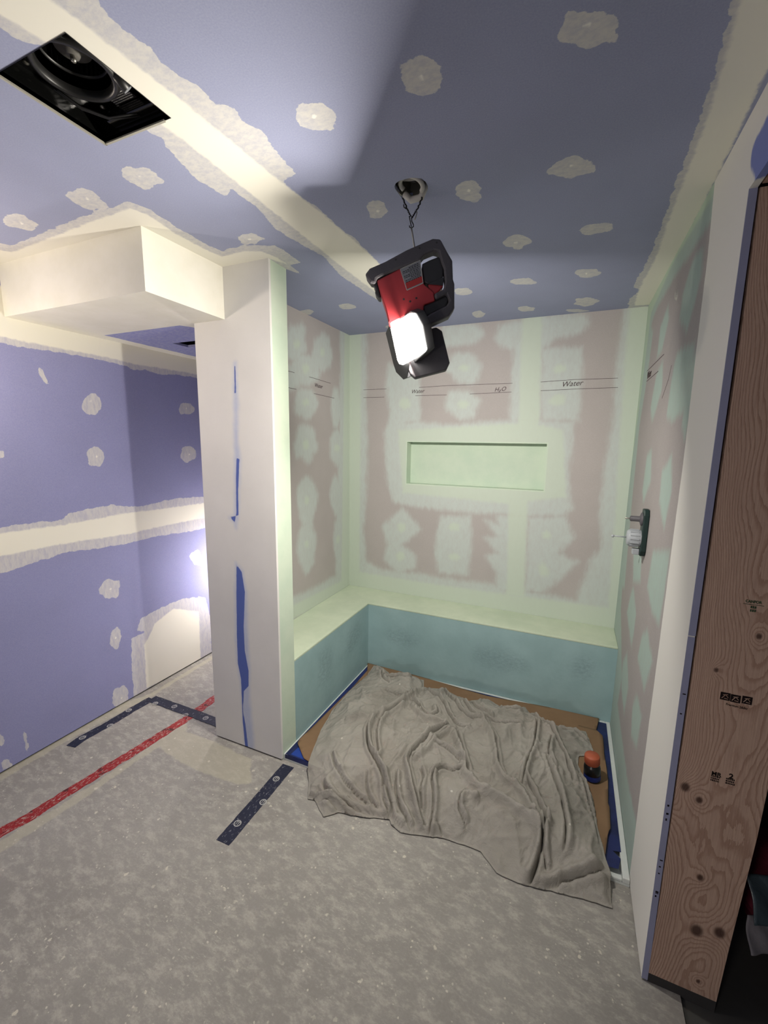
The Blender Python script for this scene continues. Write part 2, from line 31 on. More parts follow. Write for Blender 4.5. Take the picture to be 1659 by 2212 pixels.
'dot':[[[1.567,1.833],[1.565,1.829],[1.562,1.825],[1.558,1.824],[1.554,1.825],[1.552,1.827],[1.551,1.831],[1.552,1.835],[1.555,1.838],[1.56,1.84],[1.563,1.839],[1.566,1.836]],[[2.207,1.843],[2.205,1.84],[2.202,1.837],[2.197,1.836],[2.193,1.836],[2.19,1.838],[2.189,1.842],[2.191,1.845],[2.194,1.848],[2.198,1.85],[2.203,1.849],[2.206,1.847]],[[1.57,1.531],[1.569,1.528],[1.566,1.525],[1.562,1.524],[1.558,1.525],[1.556,1.528],[1.555,1.532],[1.557,1.535],[1.56,1.538],[1.563,1.539],[1.567,1.538],[1.57,1.535]],[[2.211,1.531],[2.209,1.527],[2.206,1.525],[2.201,1.524],[2.197,1.525],[2.194,1.527],[2.193,1.531],[2.194,1.535],[2.198,1.537],[2.202,1.538],[2.207,1.537],[2.21,1.534]],[[1.579,0.752],[1.578,0.748],[1.575,0.746],[1.571,0.747],[1.567,0.749],[1.564,0.753],[1.563,0.757],[1.565,0.761],[1.568,0.763],[1.572,0.763],[1.576,0.76],[1.579,0.757]],[[2.221,0.763],[2.219,0.759],[2.216,0.757],[2.211,0.757],[2.206,0.759],[2.203,0.763],[2.202,0.768],[2.204,0.772],[2.208,0.775],[2.212,0.775],[2.217,0.773],[2.22,0.768]],[[1.584,0.441],[1.583,0.437],[1.58,0.436],[1.576,0.436],[1.572,0.439],[1.57,0.443],[1.569,0.448],[1.571,0.451],[1.574,0.453],[1.577,0.453],[1.581,0.45],[1.584,0.446]],[[1.589,0.039],[1.587,0.036],[1.584,0.035],[1.58,0.036],[1.577,0.039],[1.574,0.044],[1.573,0.048],[1.575,0.052],[1.578,0.053],[1.582,0.052],[1.586,0.049],[1.588,0.044]],[[2.227,0.432],[2.225,0.428],[2.222,0.427],[2.217,0.427],[2.212,0.43],[2.209,0.434],[2.208,0.439],[2.209,0.442],[2.213,0.444],[2.218,0.443],[2.223,0.44],[2.226,0.436]]]},
'col':{'thin':[[[-1.468,1.984],[-1.455,1.986],[-1.455,1.876],[-1.451,1.781],[-1.465,1.627],[-1.45,1.548],[-1.463,1.428],[-1.478,1.268],[-1.479,1.252],[-1.497,1.203],[-1.509,1.229],[-1.538,1.252],[-1.504,1.266],[-1.49,1.487],[-1.484,1.685],[-1.476,1.877]],[[-1.508,1.026],[-1.465,0.988],[-1.445,0.872],[-1.45,0.693],[-1.448,0.568],[-1.444,0.453],[-1.452,0.357],[-1.447,0.227],[-1.434,0.06],[-1.444,-0.005],[-1.494,-0.015],[-1.507,0.149],[-1.512,0.389],[-1.53,0.48],[-1.532,0.619],[-1.523,0.848]]],
'thick':[[[-1.466,1.97],[-1.459,1.97],[-1.463,1.848],[-1.473,1.848]],[[-1.476,1.547],[-1.458,1.543],[-1.474,1.386],[-1.478,1.268],[-1.531,1.256],[-1.504,1.229],[-1.49,1.282],[-1.485,1.437]],[[-1.504,1.016],[-1.472,0.982],[-1.457,0.88],[-1.474,0.688],[-1.473,0.562],[-1.453,0.451],[-1.457,0.368],[-1.491,0.329],[-1.501,0.211],[-1.487,0.118],[-1.477,0.003],[-1.497,-0.004],[-1.507,0.149],[-1.506,0.391],[-1.523,0.481],[-1.522,0.621],[-1.513,0.849]]],
'dot':[]},
'back':{'thin':[[[-1.606,2.442],[-1.424,2.411],[-1.425,2.118],[-1.428,1.88],[-1.413,1.62],[-1.423,1.217],[-1.44,0.955],[-1.409,0.71],[-1.275,0.665],[-1.003,0.676],[-0.699,0.668],[-0.432,0.675],[-0.385,0.65],[-0.126,0.659],[0.092,0.646],[0.109,0.756],[0.147,0.922],[0.203,1.001],[0.173,1.209],[0.176,1.456],[0.196,1.773],[0.19,2.103],[0.196,2.347],[0.206,2.417],[0.337,2.415],[0.349,1.848],[0.353,1.331],[0.389,0.435],[-1.607,0.423]],[[-1.273,1.719],[-1.239,1.782],[-1.001,1.781],[-0.807,1.757],[-0.407,1.784],[-0.366,1.798],[-0.01,1.775],[-0.008,1.586],[-0.027,1.503],[-0.001,1.337],[0.019,1.239],[-0.028,1.185],[-0.271,1.165],[-0.474,1.164],[-0.719,1.16],[-1.051,1.175],[-1.193,1.19],[-1.239,1.296],[-1.269,1.476]],[[-0.399,2.218],[-0.476,2.243],[-0.52,2.294],[-0.497,2.373],[-0.246,2.408],[0.002,2.392],[0.028,2.338],[-0.014,2.286],[-0.147,2.265],[-0.219,2.205],[-0.203,1.776],[-0.393,1.77]],[[-0.451,1.166],[-0.243,1.168],[-0.223,0.628],[-0.422,0.636],[-0.421,0.756],[-0.503,0.873],[-0.422,0.898],[-0.517,0.997],[-0.436,1.014],[-0.531,1.121],[-0.433,1.099]],[[-0.233,2.219],[-0.007,2.203],[0.009,2.075],[0.015,1.775],[-0.203,1.776]],[[-1.29,1.004],[-1.121,1.162],[-0.969,1.009],[-1.114,0.876],[-1.007,0.812],[-1.004,0.718],[-1.145,0.647],[-1.267,0.745],[-1.241,0.862]],[[-0.852,1.028],[-0.831,1.119],[-0.616,1.137],[-0.6,0.957],[-0.608,0.795],[-0.62,0.712],[-0.832,0.699],[-0.867,0.845]],[[-0.243,1.16],[-0.015,1.186],[0.047,1.048],[-0.043,0.943],[0.085,0.9],[-0.048,0.733],[-0.126,0.659],[-0.225,0.659]],[[-1.263,2.187],[-1.011,2.128],[-1.001,1.781],[-1.256,1.735],[-1.24,1.846],[-1.269,2.033]],[[-0.862,2.406],[-0.625,2.391],[-0.586,2.327],[-0.648,2.27],[-0.857,2.271]],[[-0.592,2.12],[-0.601,2.098],[-0.605,2.075],[-0.614,2.053],[-0.628,2.029],[-0.657,2.02],[-0.688,2.022],[-0.716,2.033],[-0.745,2.032],[-0.768,2.049],[-0.784,2.07],[-0.794,2.091],[-0.821,2.108],[-0.828,2.133],[-0.82,2.156],[-0.808,2.176],[-0.802,2.201],[-0.783,2.22],[-0.754,2.226],[-0.725,2.224],[-0.698,2.22],[-0.67,2.219],[-0.648,2.201],[-0.63,2.183],[-0.624,2.16],[-0.598,2.144]],[[-0.598,1.887],[-0.611,1.867],[-0.619,1.848],[-0.617,1.821],[-0.635,1.801],[-0.662,1.791],[-0.693,1.792],[-0.722,1.788],[-0.749,1.803],[-0.765,1.824],[-0.788,1.834],[-0.808,1.849],[-0.825,1.869],[-0.828,1.892],[-0.822,1.913],[-0.823,1.938],[-0.81,1.96],[-0.79,1.978],[-0.758,1.98],[-0.729,1.979],[-0.702,1.98],[-0.674,1.979],[-0.651,1.964],[-0.633,1.946],[-0.607,1.933],[-0.589,1.911]]],
'thick':[[[-1.606,2.442],[-1.469,2.407],[-1.473,1.553],[-1.477,0.619],[-0.863,0.61],[-0.236,0.618],[0.273,0.627],[0.26,1.189],[0.236,1.85],[0.224,2.404],[0.337,2.415],[0.392,0.406],[-1.607,0.404]],[[-0.358,2.419],[-0.24,2.408],[-0.214,1.755],[-0.069,1.721],[-0.025,1.307],[-0.25,1.263],[-0.229,0.611],[-0.346,0.608],[-0.368,1.24],[-1.123,1.269],[-1.168,1.719],[-0.337,1.763]],[[-0.676,2.125],[-0.68,2.121],[-0.678,2.116],[-0.677,2.11],[-0.684,2.107],[-0.694,2.107],[-0.702,2.107],[-0.711,2.107],[-0.719,2.109],[-0.723,2.114],[-0.73,2.116],[-0.74,2.118],[-0.745,2.123],[-0.744,2.128],[-0.739,2.132],[-0.734,2.135],[-0.731,2.139],[-0.726,2.142],[-0.72,2.144],[-0.712,2.145],[-0.704,2.147],[-0.696,2.143],[-0.69,2.139],[-0.683,2.137],[-0.673,2.134],[-0.671,2.129]],[[-0.662,1.888],[-0.666,1.882],[-0.674,1.878],[-0.679,1.874],[-0.682,1.868],[-0.689,1.864],[-0.699,1.865],[-0.707,1.867],[-0.718,1.863],[-0.729,1.864],[-0.735,1.871],[-0.732,1.88],[-0.735,1.885],[-0.742,1.89],[-0.745,1.897],[-0.738,1.901],[-0.732,1.906],[-0.726,1.91],[-0.72,1.915],[-0.71,1.914],[-0.701,1.912],[-0.692,1.913],[-0.683,1.91],[-0.678,1.905],[-0.671,1.9],[-0.665,1.895]],[[-0.082,2.092],[-0.079,2.086],[-0.081,2.08],[-0.088,2.075],[-0.097,2.073],[-0.104,2.071],[-0.111,2.068],[-0.119,2.064],[-0.128,2.063],[-0.138,2.064],[-0.145,2.069],[-0.148,2.075],[-0.153,2.079],[-0.156,2.085],[-0.156,2.09],[-0.149,2.095],[-0.146,2.099],[-0.143,2.105],[-0.138,2.111],[-0.129,2.112],[-0.119,2.112],[-0.111,2.111],[-0.104,2.107],[-0.096,2.105],[-0.09,2.102],[-0.085,2.097]],[[-0.073,1.918],[-0.069,1.911],[-0.073,1.902],[-0.072,1.893],[-0.075,1.883],[-0.084,1.876],[-0.096,1.874],[-0.107,1.874],[-0.116,1.87],[-0.126,1.871],[-0.135,1.873],[-0.141,1.879],[-0.149,1.882],[-0.162,1.886],[-0.167,1.895],[-0.165,1.905],[-0.155,1.913],[-0.149,1.921],[-0.142,1.928],[-0.131,1.931],[-0.122,1.936],[-0.112,1.934],[-0.102,1.938],[-0.092,1.936],[-0.083,1.932],[-0.079,1.925]],[[-1.081,1.905],[-1.08,1.895],[-1.078,1.884],[-1.088,1.879],[-1.098,1.875],[-1.106,1.872],[-1.114,1.863],[-1.126,1.862],[-1.135,1.87],[-1.142,1.877],[-1.151,1.881],[-1.158,1.888],[-1.162,1.897],[-1.164,1.907],[-1.162,1.916],[-1.159,1.924],[-1.153,1.932],[-1.148,1.94],[-1.137,1.944],[-1.128,1.949],[-1.117,1.943],[-1.107,1.94],[-1.098,1.936],[-1.089,1.931],[-1.085,1.922],[-1.085,1.913]],[[-1.097,1.014],[-1.096,1.005],[-1.097,0.996],[-1.104,0.99],[-1.11,0.986],[-1.115,0.98],[-1.121,0.972],[-1.13,0.97],[-1.136,0.977],[-1.144,0.978],[-1.15,0.983],[-1.156,0.99],[-1.154,1.0],[-1.153,1.008],[-1.156,1.017],[-1.158,1.027],[-1.152,1.035],[-1.146,1.041],[-1.138,1.044],[-1.131,1.047],[-1.123,1.047],[-1.118,1.04],[-1.111,1.039],[-1.101,1.04],[-1.095,1.034],[-1.096,1.022]],[[-0.692,1.055],[-0.702,1.049],[-0.7,1.043],[-0.695,1.033],[-0.703,1.026],[-0.715,1.025],[-0.725,1.027],[-0.734,1.025],[-0.745,1.021],[-0.753,1.026],[-0.76,1.029],[-0.767,1.034],[-0.772,1.04],[-0.772,1.047],[-0.766,1.054],[-0.763,1.06],[-0.763,1.067],[-0.756,1.074],[-0.747,1.077],[-0.737,1.08],[-0.727,1.082],[-0.717,1.079],[-0.712,1.072],[-0.702,1.072],[-0.693,1.068],[-0.688,1.062]],[[-0.68,0.838],[-0.679,0.832],[-0.685,0.826],[-0.694,0.822],[-0.7,0.818],[-0.706,0.811],[-0.716,0.809],[-0.726,0.809],[-0.735,0.808],[-0.745,0.809],[-0.753,0.812],[-0.754,0.819],[-0.756,0.824],[-0.761,0.828],[-0.766,0.834],[-0.764,0.841],[-0.754,0.846],[-0.745,0.85],[-0.736,0.853],[-0.727,0.856],[-0.718,0.86],[-0.708,0.859],[-0.698,0.858],[-0.693,0.853],[-0.689,0.848],[-0.685,0.843]],[[-1.097,0.792],[-1.096,0.784],[-1.096,0.774],[-1.103,0.768],[-1.111,0.763],[-1.118,0.758],[-1.126,0.757],[-1.134,0.752],[-1.143,0.751],[-1.151,0.754],[-1.156,0.761],[-1.158,0.77],[-1.16,0.777],[-1.165,0.784],[-1.167,0.793],[-1.163,0.802],[-1.155,0.807],[-1.15,0.814],[-1.144,0.821],[-1.135,0.821],[-1.127,0.82],[-1.12,0.82],[-1.111,0.821],[-1.104,0.816],[-1.101,0.808],[-1.1,0.8]],[[-0.096,1.047],[-0.097,1.042],[-0.1,1.037],[-0.102,1.031],[-0.109,1.028],[-0.116,1.031],[-0.121,1.033],[-0.127,1.033],[-0.134,1.033],[-0.14,1.037],[-0.14,1.044],[-0.141,1.049],[-0.141,1.055],[-0.143,1.06],[-0.143,1.066],[-0.139,1.071],[-0.133,1.073],[-0.128,1.076],[-0.122,1.079],[-0.116,1.077],[-0.11,1.074],[-0.105,1.072],[-0.101,1.067],[-0.096,1.063],[-0.095,1.058],[-0.093,1.052]],[[-0.098,0.834],[-0.092,0.824],[-0.092,0.813],[-0.091,0.802],[-0.092,0.792],[-0.097,0.786],[-0.103,0.782],[-0.11,0.781],[-0.116,0.779],[-0.122,0.776],[-0.13,0.78],[-0.139,0.784],[-0.145,0.794],[-0.148,0.807],[-0.148,0.818],[-0.151,0.827],[-0.156,0.84],[-0.151,0.847],[-0.148,0.855],[-0.142,0.857],[-0.138,0.866],[-0.132,0.872],[-0.123,0.867],[-0.116,0.857],[-0.111,0.849],[-0.105,0.842]]],
'dot':[]},
'shl':{'thin':[[[2.755,2.476],[2.936,2.444],[2.944,0.456],[2.106,0.501],[2.088,0.655],[2.363,0.64],[2.688,0.642],[2.704,1.065],[2.751,1.713],[2.769,2.181]],[[2.345,2.229],[2.349,2.201],[2.339,2.171],[2.306,2.154],[2.289,2.132],[2.269,2.108],[2.243,2.09],[2.215,2.088],[2.191,2.097],[2.169,2.104],[2.145,2.113],[2.135,2.135],[2.13,2.16],[2.123,2.184],[2.125,2.211],[2.136,2.239],[2.158,2.26],[2.177,2.28],[2.198,2.299],[2.224,2.3],[2.248,2.308],[2.275,2.319],[2.312,2.333],[2.341,2.323],[2.341,2.285],[2.332,2.251]],[[2.493,2.093],[2.5,2.068],[2.488,2.041],[2.459,2.016],[2.414,2.001],[2.38,1.983],[2.34,1.969],[2.3,1.97],[2.265,1.974],[2.224,1.971],[2.199,1.985],[2.188,2.006],[2.17,2.022],[2.157,2.042],[2.161,2.065],[2.185,2.088],[2.208,2.109],[2.236,2.128],[2.26,2.156],[2.304,2.162],[2.343,2.16],[2.382,2.165],[2.427,2.17],[2.481,2.172],[2.498,2.147],[2.483,2.114]],[[2.476,1.878],[2.465,1.853],[2.443,1.832],[2.42,1.814],[2.401,1.794],[2.379,1.77],[2.343,1.768],[2.31,1.769],[2.285,1.784],[2.254,1.784],[2.225,1.792],[2.21,1.811],[2.205,1.833],[2.209,1.855],[2.215,1.876],[2.223,1.897],[2.229,1.922],[2.253,1.941],[2.281,1.957],[2.316,1.953],[2.346,1.954],[2.376,1.954],[2.412,1.957],[2.431,1.939],[2.448,1.92],[2.462,1.901]],[[2.464,1.617],[2.464,1.585],[2.437,1.561],[2.405,1.548],[2.397,1.513],[2.369,1.495],[2.335,1.489],[2.305,1.508],[2.283,1.528],[2.253,1.527],[2.214,1.53],[2.202,1.559],[2.195,1.587],[2.197,1.616],[2.217,1.64],[2.224,1.664],[2.236,1.687],[2.249,1.717],[2.278,1.73],[2.309,1.74],[2.34,1.731],[2.372,1.729],[2.404,1.722],[2.431,1.703],[2.437,1.672],[2.44,1.643]],[[2.457,1.235],[2.44,1.198],[2.426,1.165],[2.407,1.138],[2.391,1.104],[2.365,1.086],[2.336,1.072],[2.305,1.081],[2.275,1.09],[2.257,1.13],[2.236,1.157],[2.236,1.198],[2.219,1.228],[2.213,1.264],[2.21,1.304],[2.219,1.342],[2.243,1.364],[2.264,1.387],[2.289,1.398],[2.315,1.412],[2.343,1.41],[2.37,1.395],[2.397,1.379],[2.42,1.352],[2.438,1.318],[2.459,1.28]],[[2.427,0.923],[2.415,0.89],[2.409,0.854],[2.404,0.811],[2.377,0.797],[2.354,0.778],[2.328,0.756],[2.296,0.754],[2.271,0.793],[2.255,0.835],[2.232,0.858],[2.216,0.892],[2.203,0.931],[2.21,0.971],[2.221,1.003],[2.222,1.043],[2.236,1.075],[2.261,1.087],[2.285,1.094],[2.308,1.101],[2.338,1.136],[2.369,1.121],[2.393,1.084],[2.406,1.04],[2.43,1.008],[2.437,0.964]],[[2.662,2.229],[2.663,2.2],[2.654,2.169],[2.636,2.138],[2.605,2.12],[2.574,2.106],[2.545,2.094],[2.515,2.087],[2.486,2.091],[2.46,2.099],[2.435,2.11],[2.409,2.124],[2.4,2.151],[2.406,2.181],[2.414,2.21],[2.428,2.236],[2.439,2.264],[2.467,2.28],[2.491,2.299],[2.518,2.319],[2.551,2.338],[2.583,2.333],[2.615,2.328],[2.631,2.303],[2.635,2.273],[2.651,2.254]],[[2.831,1.585],[2.821,1.553],[2.817,1.519],[2.795,1.497],[2.779,1.471],[2.755,1.457],[2.73,1.444],[2.705,1.459],[2.683,1.473],[2.664,1.488],[2.64,1.499],[2.624,1.524],[2.619,1.555],[2.622,1.587],[2.62,1.617],[2.62,1.652],[2.643,1.672],[2.659,1.696],[2.682,1.709],[2.707,1.713],[2.732,1.723],[2.753,1.702],[2.776,1.693],[2.793,1.67],[2.813,1.649],[2.829,1.62]],[[2.787,1.238],[2.777,1.206],[2.77,1.174],[2.759,1.146],[2.749,1.112],[2.73,1.095],[2.709,1.081],[2.688,1.101],[2.671,1.124],[2.654,1.141],[2.642,1.165],[2.627,1.189],[2.621,1.222],[2.609,1.257],[2.619,1.291],[2.629,1.32],[2.643,1.343],[2.654,1.37],[2.672,1.383],[2.69,1.399],[2.71,1.387],[2.73,1.381],[2.744,1.356],[2.763,1.339],[2.777,1.311],[2.787,1.276]],[[2.789,0.896],[2.786,0.854],[2.781,0.815],[2.762,0.807],[2.752,0.788],[2.742,0.761],[2.729,0.743],[2.714,0.734],[2.699,0.75],[2.686,0.775],[2.675,0.807],[2.667,0.843],[2.663,0.882],[2.662,0.922],[2.665,0.96],[2.671,0.994],[2.677,1.03],[2.688,1.057],[2.703,1.065],[2.717,1.073],[2.73,1.055],[2.745,1.054],[2.76,1.043],[2.774,1.018],[2.784,0.983],[2.791,0.941]],[[2.79,1.874],[2.792,1.834],[2.782,1.799],[2.766,1.773],[2.75,1.755],[2.735,1.735],[2.718,1.732],[2.7,1.726],[2.683,1.731],[2.665,1.738],[2.655,1.769],[2.648,1.799],[2.643,1.83],[2.636,1.862],[2.64,1.896],[2.646,1.929],[2.654,1.962],[2.668,1.986],[2.685,2.002],[2.703,1.999],[2.72,2.009],[2.738,2.009],[2.752,1.988],[2.761,1.958],[2.772,1.936],[2.783,1.908]],[[2.275,1.994],[2.271,1.979],[2.271,1.963],[2.251,1.95],[2.233,1.938],[2.209,1.934],[2.189,1.931],[2.168,1.924],[2.145,1.921],[2.125,1.925],[2.114,1.936],[2.102,1.945],[2.094,1.957],[2.081,1.969],[2.091,1.984],[2.101,1.998],[2.121,2.008],[2.135,2.02],[2.152,2.03],[2.172,2.038],[2.194,2.041],[2.218,2.047],[2.24,2.043],[2.253,2.032],[2.267,2.022],[2.27,2.007]]],
'thick':[[[2.835,2.451],[2.936,2.444],[2.944,0.456],[2.083,0.51],[2.086,0.597],[2.779,0.571]],[[2.279,2.209],[2.276,2.203],[2.273,2.197],[2.267,2.192],[2.261,2.188],[2.254,2.184],[2.247,2.177],[2.238,2.174],[2.23,2.175],[2.225,2.18],[2.22,2.182],[2.216,2.187],[2.212,2.19],[2.212,2.196],[2.212,2.201],[2.21,2.208],[2.218,2.214],[2.227,2.217],[2.234,2.22],[2.24,2.227],[2.249,2.229],[2.256,2.227],[2.263,2.225],[2.271,2.224],[2.277,2.221],[2.281,2.216]],[[2.375,2.082],[2.374,2.075],[2.367,2.069],[2.363,2.062],[2.356,2.057],[2.348,2.051],[2.339,2.046],[2.328,2.043],[2.318,2.045],[2.31,2.048],[2.304,2.053],[2.303,2.059],[2.3,2.064],[2.297,2.07],[2.293,2.076],[2.295,2.084],[2.301,2.091],[2.311,2.095],[2.321,2.099],[2.33,2.102],[2.34,2.104],[2.35,2.105],[2.359,2.103],[2.366,2.099],[2.372,2.095],[2.373,2.088]],[[2.366,1.876],[2.363,1.871],[2.362,1.866],[2.358,1.861],[2.35,1.857],[2.339,1.858],[2.332,1.854],[2.323,1.849],[2.313,1.849],[2.307,1.853],[2.305,1.859],[2.298,1.861],[2.295,1.865],[2.291,1.869],[2.297,1.874],[2.298,1.879],[2.302,1.884],[2.309,1.887],[2.318,1.888],[2.325,1.891],[2.334,1.895],[2.344,1.895],[2.35,1.891],[2.356,1.888],[2.363,1.885],[2.365,1.881]],[[2.357,1.609],[2.357,1.603],[2.357,1.595],[2.349,1.59],[2.342,1.585],[2.335,1.58],[2.326,1.579],[2.316,1.579],[2.308,1.582],[2.3,1.585],[2.294,1.59],[2.292,1.597],[2.289,1.603],[2.289,1.609],[2.288,1.616],[2.291,1.622],[2.296,1.628],[2.3,1.636],[2.308,1.641],[2.318,1.641],[2.327,1.636],[2.334,1.634],[2.345,1.636],[2.353,1.631],[2.356,1.624],[2.352,1.615]],[[2.35,1.248],[2.349,1.242],[2.346,1.237],[2.344,1.23],[2.34,1.226],[2.334,1.222],[2.328,1.22],[2.321,1.223],[2.315,1.227],[2.31,1.231],[2.304,1.235],[2.299,1.24],[2.299,1.247],[2.299,1.254],[2.302,1.259],[2.304,1.265],[2.306,1.27],[2.31,1.276],[2.315,1.281],[2.322,1.282],[2.329,1.279],[2.336,1.277],[2.34,1.27],[2.346,1.267],[2.35,1.261],[2.352,1.254]],[[2.339,0.957],[2.339,0.951],[2.337,0.946],[2.333,0.942],[2.328,0.94],[2.324,0.938],[2.319,0.935],[2.314,0.937],[2.309,0.94],[2.305,0.945],[2.303,0.95],[2.299,0.955],[2.296,0.961],[2.295,0.967],[2.297,0.972],[2.297,0.979],[2.301,0.984],[2.306,0.985],[2.311,0.985],[2.316,0.986],[2.321,0.988],[2.326,0.984],[2.33,0.98],[2.333,0.975],[2.337,0.97],[2.34,0.964]],[[2.56,2.217],[2.559,2.212],[2.555,2.206],[2.552,2.201],[2.548,2.196],[2.544,2.188],[2.536,2.186],[2.528,2.187],[2.521,2.188],[2.516,2.19],[2.51,2.192],[2.507,2.197],[2.505,2.201],[2.504,2.207],[2.503,2.212],[2.508,2.218],[2.512,2.223],[2.515,2.229],[2.521,2.234],[2.529,2.235],[2.536,2.235],[2.542,2.234],[2.549,2.234],[2.555,2.233],[2.556,2.227],[2.559,2.222]],[[2.76,1.586],[2.759,1.579],[2.755,1.573],[2.753,1.565],[2.743,1.561],[2.731,1.562],[2.721,1.564],[2.713,1.562],[2.704,1.562],[2.694,1.564],[2.687,1.568],[2.68,1.573],[2.677,1.579],[2.683,1.586],[2.684,1.592],[2.681,1.599],[2.683,1.607],[2.692,1.611],[2.704,1.61],[2.714,1.609],[2.723,1.611],[2.732,1.611],[2.739,1.606],[2.744,1.601],[2.753,1.598],[2.763,1.593]],[[2.754,0.903],[2.755,0.896],[2.753,0.891],[2.75,0.885],[2.745,0.881],[2.739,0.881],[2.733,0.879],[2.726,0.882],[2.719,0.883],[2.711,0.884],[2.705,0.891],[2.704,0.899],[2.705,0.907],[2.704,0.913],[2.705,0.919],[2.704,0.927],[2.71,0.93],[2.715,0.933],[2.72,0.936],[2.726,0.937],[2.733,0.936],[2.74,0.935],[2.747,0.931],[2.752,0.924],[2.754,0.916],[2.756,0.909]]],
'dot':[]},
'right':{'thin':[[[2.966,2.411],[1.671,2.426],[1.573,2.356],[1.622,2.293],[1.822,2.291],[2.189,2.306],[2.531,2.3],[2.666,2.275],[2.706,2.248],[2.614,2.199],[2.646,1.975],[2.741,1.74],[2.716,1.328],[2.64,0.849],[3.196,0.674]],[[1.703,2.234],[1.684,2.152],[1.724,2.099],[1.803,2.012],[1.956,2.095],[1.95,2.177],[1.831,2.26]],[[2.245,2.221],[2.194,2.155],[2.269,2.043],[2.389,2.033],[2.394,2.165]],[[2.217,1.995],[2.16,1.871],[2.327,1.732],[2.412,1.814],[2.35,1.952]],[[1.672,1.951],[1.621,1.809],[1.71,1.741],[1.877,1.719],[1.986,1.753],[1.976,1.885],[1.926,1.971]],[[2.249,1.621],[2.178,1.483],[2.315,1.367],[2.382,1.414],[2.36,1.585]],[[1.805,1.598],[1.734,1.478],[1.782,1.337],[1.931,1.422],[1.946,1.537]],[[1.621,1.919],[1.603,1.751],[1.633,1.649],[1.7,1.698],[1.706,1.877]],[[2.226,1.213],[2.144,1.031],[2.36,0.966],[2.453,1.118]],[[1.653,1.29],[1.642,1.194],[1.942,1.084],[1.851,1.208]],[[1.968,1.063],[1.946,1.219],[1.652,1.287],[1.649,1.163],[1.673,1.017],[1.828,1.014]],[[2.321,0.952],[2.16,0.872],[2.188,0.705],[2.45,0.774],[2.373,0.914]],[[1.865,0.922],[1.703,0.868],[1.786,0.706],[2.007,0.738],[1.958,0.855]],[[2.29,0.625],[2.148,0.522],[2.178,0.362],[2.357,0.406],[2.395,0.528]],[[1.927,0.616],[1.779,0.603],[1.794,0.456],[1.942,0.411],[1.982,0.515]],[[3.333,0.883],[2.797,1.022],[2.685,0.699],[2.367,0.448],[2.422,0.272],[1.915,0.228],[1.658,0.254],[1.579,0.195],[1.586,0.098],[1.602,-0.104],[2.69,-0.169],[3.298,0.248]]],
'thick':[[[2.966,2.411],[1.671,2.426],[1.664,2.362],[2.236,2.387],[2.762,2.327],[2.798,2.046],[2.968,1.181],[2.985,0.74],[3.728,0.506]]],
'dot':[],
'pur':[[[1.205,2.316],[1.257,2.318],[1.291,2.311],[1.326,2.312],[1.336,2.287],[1.328,2.26],[1.287,2.216],[1.274,2.195],[1.13,2.117]]]},
'white_y':[[1.671,2.426],[1.64,2.189],[1.634,1.921],[1.62,1.579],[1.633,1.205]],
'smudge':[[[-0.869,0.294],[-0.889,0.264],[-0.936,0.241],[-0.999,0.231],[-1.06,0.236],[-1.103,0.257],[-1.115,0.286],[-1.094,0.316],[-1.044,0.339],[-0.981,0.348],[-0.922,0.342],[-0.881,0.322]],[[-0.162,0.273],[-0.189,0.239],[-0.255,0.214],[-0.344,0.204],[-0.433,0.213],[-0.496,0.239],[-0.516,0.274],[-0.486,0.309],[-0.416,0.334],[-0.326,0.342],[-0.24,0.332],[-0.181,0.307]],[[0.215,0.358],[0.209,0.318],[0.188,0.285],[0.157,0.266],[0.124,0.268],[0.097,0.291],[0.085,0.327],[0.091,0.368],[0.113,0.402],[0.145,0.419],[0.177,0.416],[0.203,0.394]]],
'floor':{'pale':[[[-1.96,1.506],[-1.902,1.56],[-1.676,1.567],[-1.403,1.548],[-1.302,1.424],[-1.358,1.386],[-1.55,1.378],[-1.84,1.394],[-1.918,1.422]],[[-2.03,0.736],[-1.986,0.999],[-1.968,1.258],[-1.969,1.634],[-1.888,1.575],[-1.923,1.355],[-1.94,0.956],[-1.962,0.731],[-1.97,0.709]],[[-2.468,0.957],[-2.473,1.566],[-2.39,1.732],[-2.416,2.307],[-2.371,2.262],[-2.36,1.722],[-2.408,1.196],[-2.395,0.923]]],
